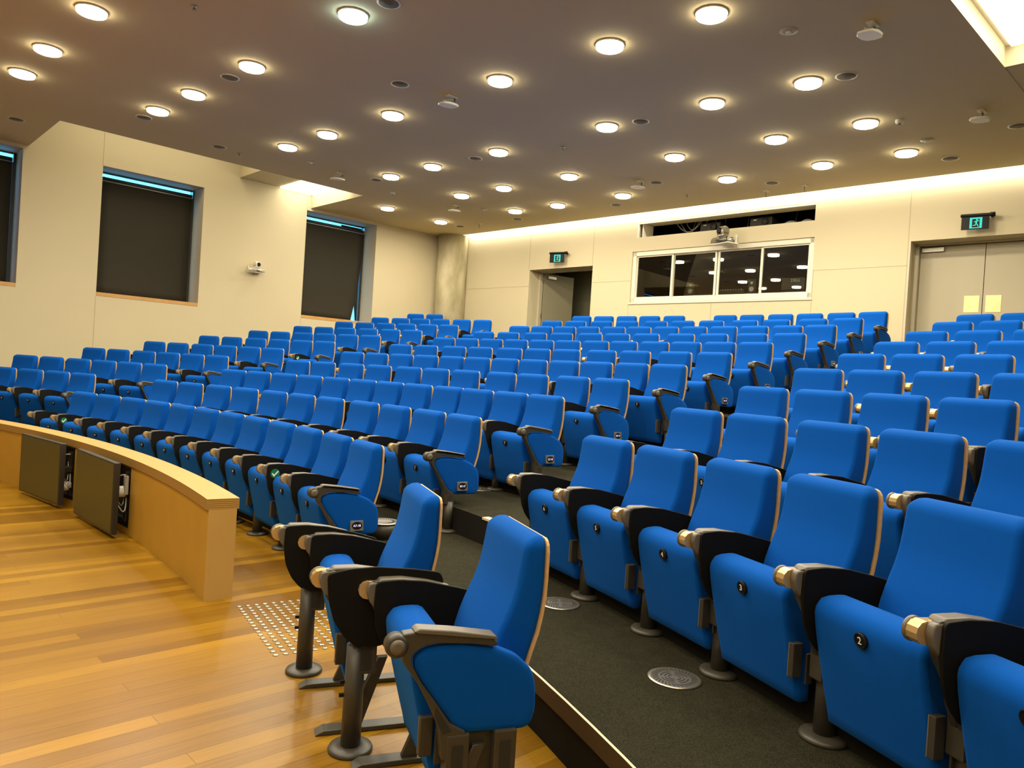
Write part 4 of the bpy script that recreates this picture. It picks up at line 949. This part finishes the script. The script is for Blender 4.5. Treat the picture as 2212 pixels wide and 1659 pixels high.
# ------------------------------------------------------------------ floor details
o0 = Vector((-1.433 * KS, 4.132 * KS, -LIFTA)); da, db = Vector((0.0256, -0.0408, 0)) * KS, Vector((0.0399, 0.0250, 0)) * KS
sm = MB().lathe([(0.0150, 0.0), (0.0135, 0.0035), (0.0100, 0.0052), (0.005, 0.0056)], 'steel', n=14).mesh('tactile_stud')
for i in range(17):
    for j in range(11):
        tag(put('tactile_stud', sm, None, o0 + da * i + db * j), 'small steel tactile stud in the patch on the timber floor before the barrier end', 'tactile stud', 'steel tactile studs')
def grille_parts(t, r):
    MB().lathe([(r, 0.0), (r, 0.004), (r - 0.012, 0.0055), (0.01, 0.0055)], 'alu', n=40).build('grille_plate', t)
    mb = MB()
    for i in range(34):
        a = 2 * PI * i / 34; mb.box((math.cos(a) * r * 0.74, math.sin(a) * r * 0.74, 0.0058), (r * 0.26, 0.005, 0.0012), 'hole', rz=a + 0.5)
    for rr in (0.50, 0.36, 0.22):
        for q in range(4):
            n = 5
            for j in range(n):
                a = q * PI / 2 + 0.2 + (PI / 2 - 0.4) * (j + 0.5) / n
                mb.box((math.cos(a) * r * rr, math.sin(a) * r * rr, 0.0058), (0.005, r * rr * (PI / 2 - 0.4) / n * 1.02, 0.0012), 'hole', rz=a)
    mb.build('slots', t)
for x, y, z, lab in ((0.747, 3.08, 0.165, 'round slotted metal floor grille in the carpet, nearest the camera'), (0.330, 4.01, 0.165, 'round slotted metal floor grille half hidden behind the nearest loose seat'),
                     (-0.222, 6.60, 0.356, 'round slotted metal floor grille beside the second-row aisle seat')):
    t = thing('floor_grille', lab, 'floor grille', (x, y, z), 0, 'round floor grilles'); grille_parts(t, 0.11)
t = thing('vent_drum', 'short grey drum with a slotted round top beside the front aisle seat', 'air vent', (-0.86, 5.35, 0.164))
MB().lathe([(0.112, 0.0), (0.112, 0.106)], 'post', n=36).build('drum_body', t)
g = put('drum_top', None, t, (0, 0, 0.106)); 
MB().lathe([(0.118, 0.0), (0.118, 0.006), (0.10, 0.0075)], 'alu', n=40).build('rim', g)
mb = MB()
for i in range(30):
    a = 2 * PI * i / 30; mb.box((math.cos(a) * 0.078, math.sin(a) * 0.078, 0.0078), (0.03, 0.006, 0.0014), 'hole', rz=a + 0.5)
mb.build('slots', g)

# ------------------------------------------------------------------ world, camera, view
w = bpy.data.worlds.new('World'); S.world = w; w.use_nodes = True
bg = w.node_tree.nodes['Background']; bg.inputs['Color'].default_value = (0.05, 0.42, 1.0, 1); bg.inputs['Strength'].default_value = 11.0

F = 1614.44; pitch, roll = math.radians(-0.5903), math.radians(3.5936)
cd = bpy.data.cameras.new('camera'); cam = bpy.data.objects.new('camera', cd); COL.objects.link(cam)
cd.sensor_width = 36; cd.sensor_fit = 'HORIZONTAL'; cd.lens = F / 2212 * 36; cd.clip_start = 0.05; cd.clip_end = 200
fw = Vector((0, math.cos(pitch), math.sin(pitch))); up = Vector((0, -math.sin(pitch), math.cos(pitch))); rt = Vector((1, 0, 0))
r2 = rt * math.cos(roll) + up * math.sin(roll); u2 = -rt * math.sin(roll) + up * math.cos(roll)
cam.matrix_world = Matrix.Translation((0, 0, 1.371)) @ Matrix((r2, u2, -fw)).transposed().to_4x4()
S.camera = cam
S.view_settings.view_transform = 'Standard'; S.view_settings.look = 'None'; S.view_settings.gamma = 1; S.view_settings.use_curve_mapping = False
S.view_settings.exposure = EXPO
S.cycles.use_denoising = True; S.cycles.use_adaptive_sampling = True; S.cycles.adaptive_threshold = 0.05
S.cycles.max_bounces = 5; S.cycles.diffuse_bounces = 3; S.cycles.glossy_bounces = 3; S.cycles.transparent_max_bounces = 8
S.cycles.sample_clamp_indirect = 6.0
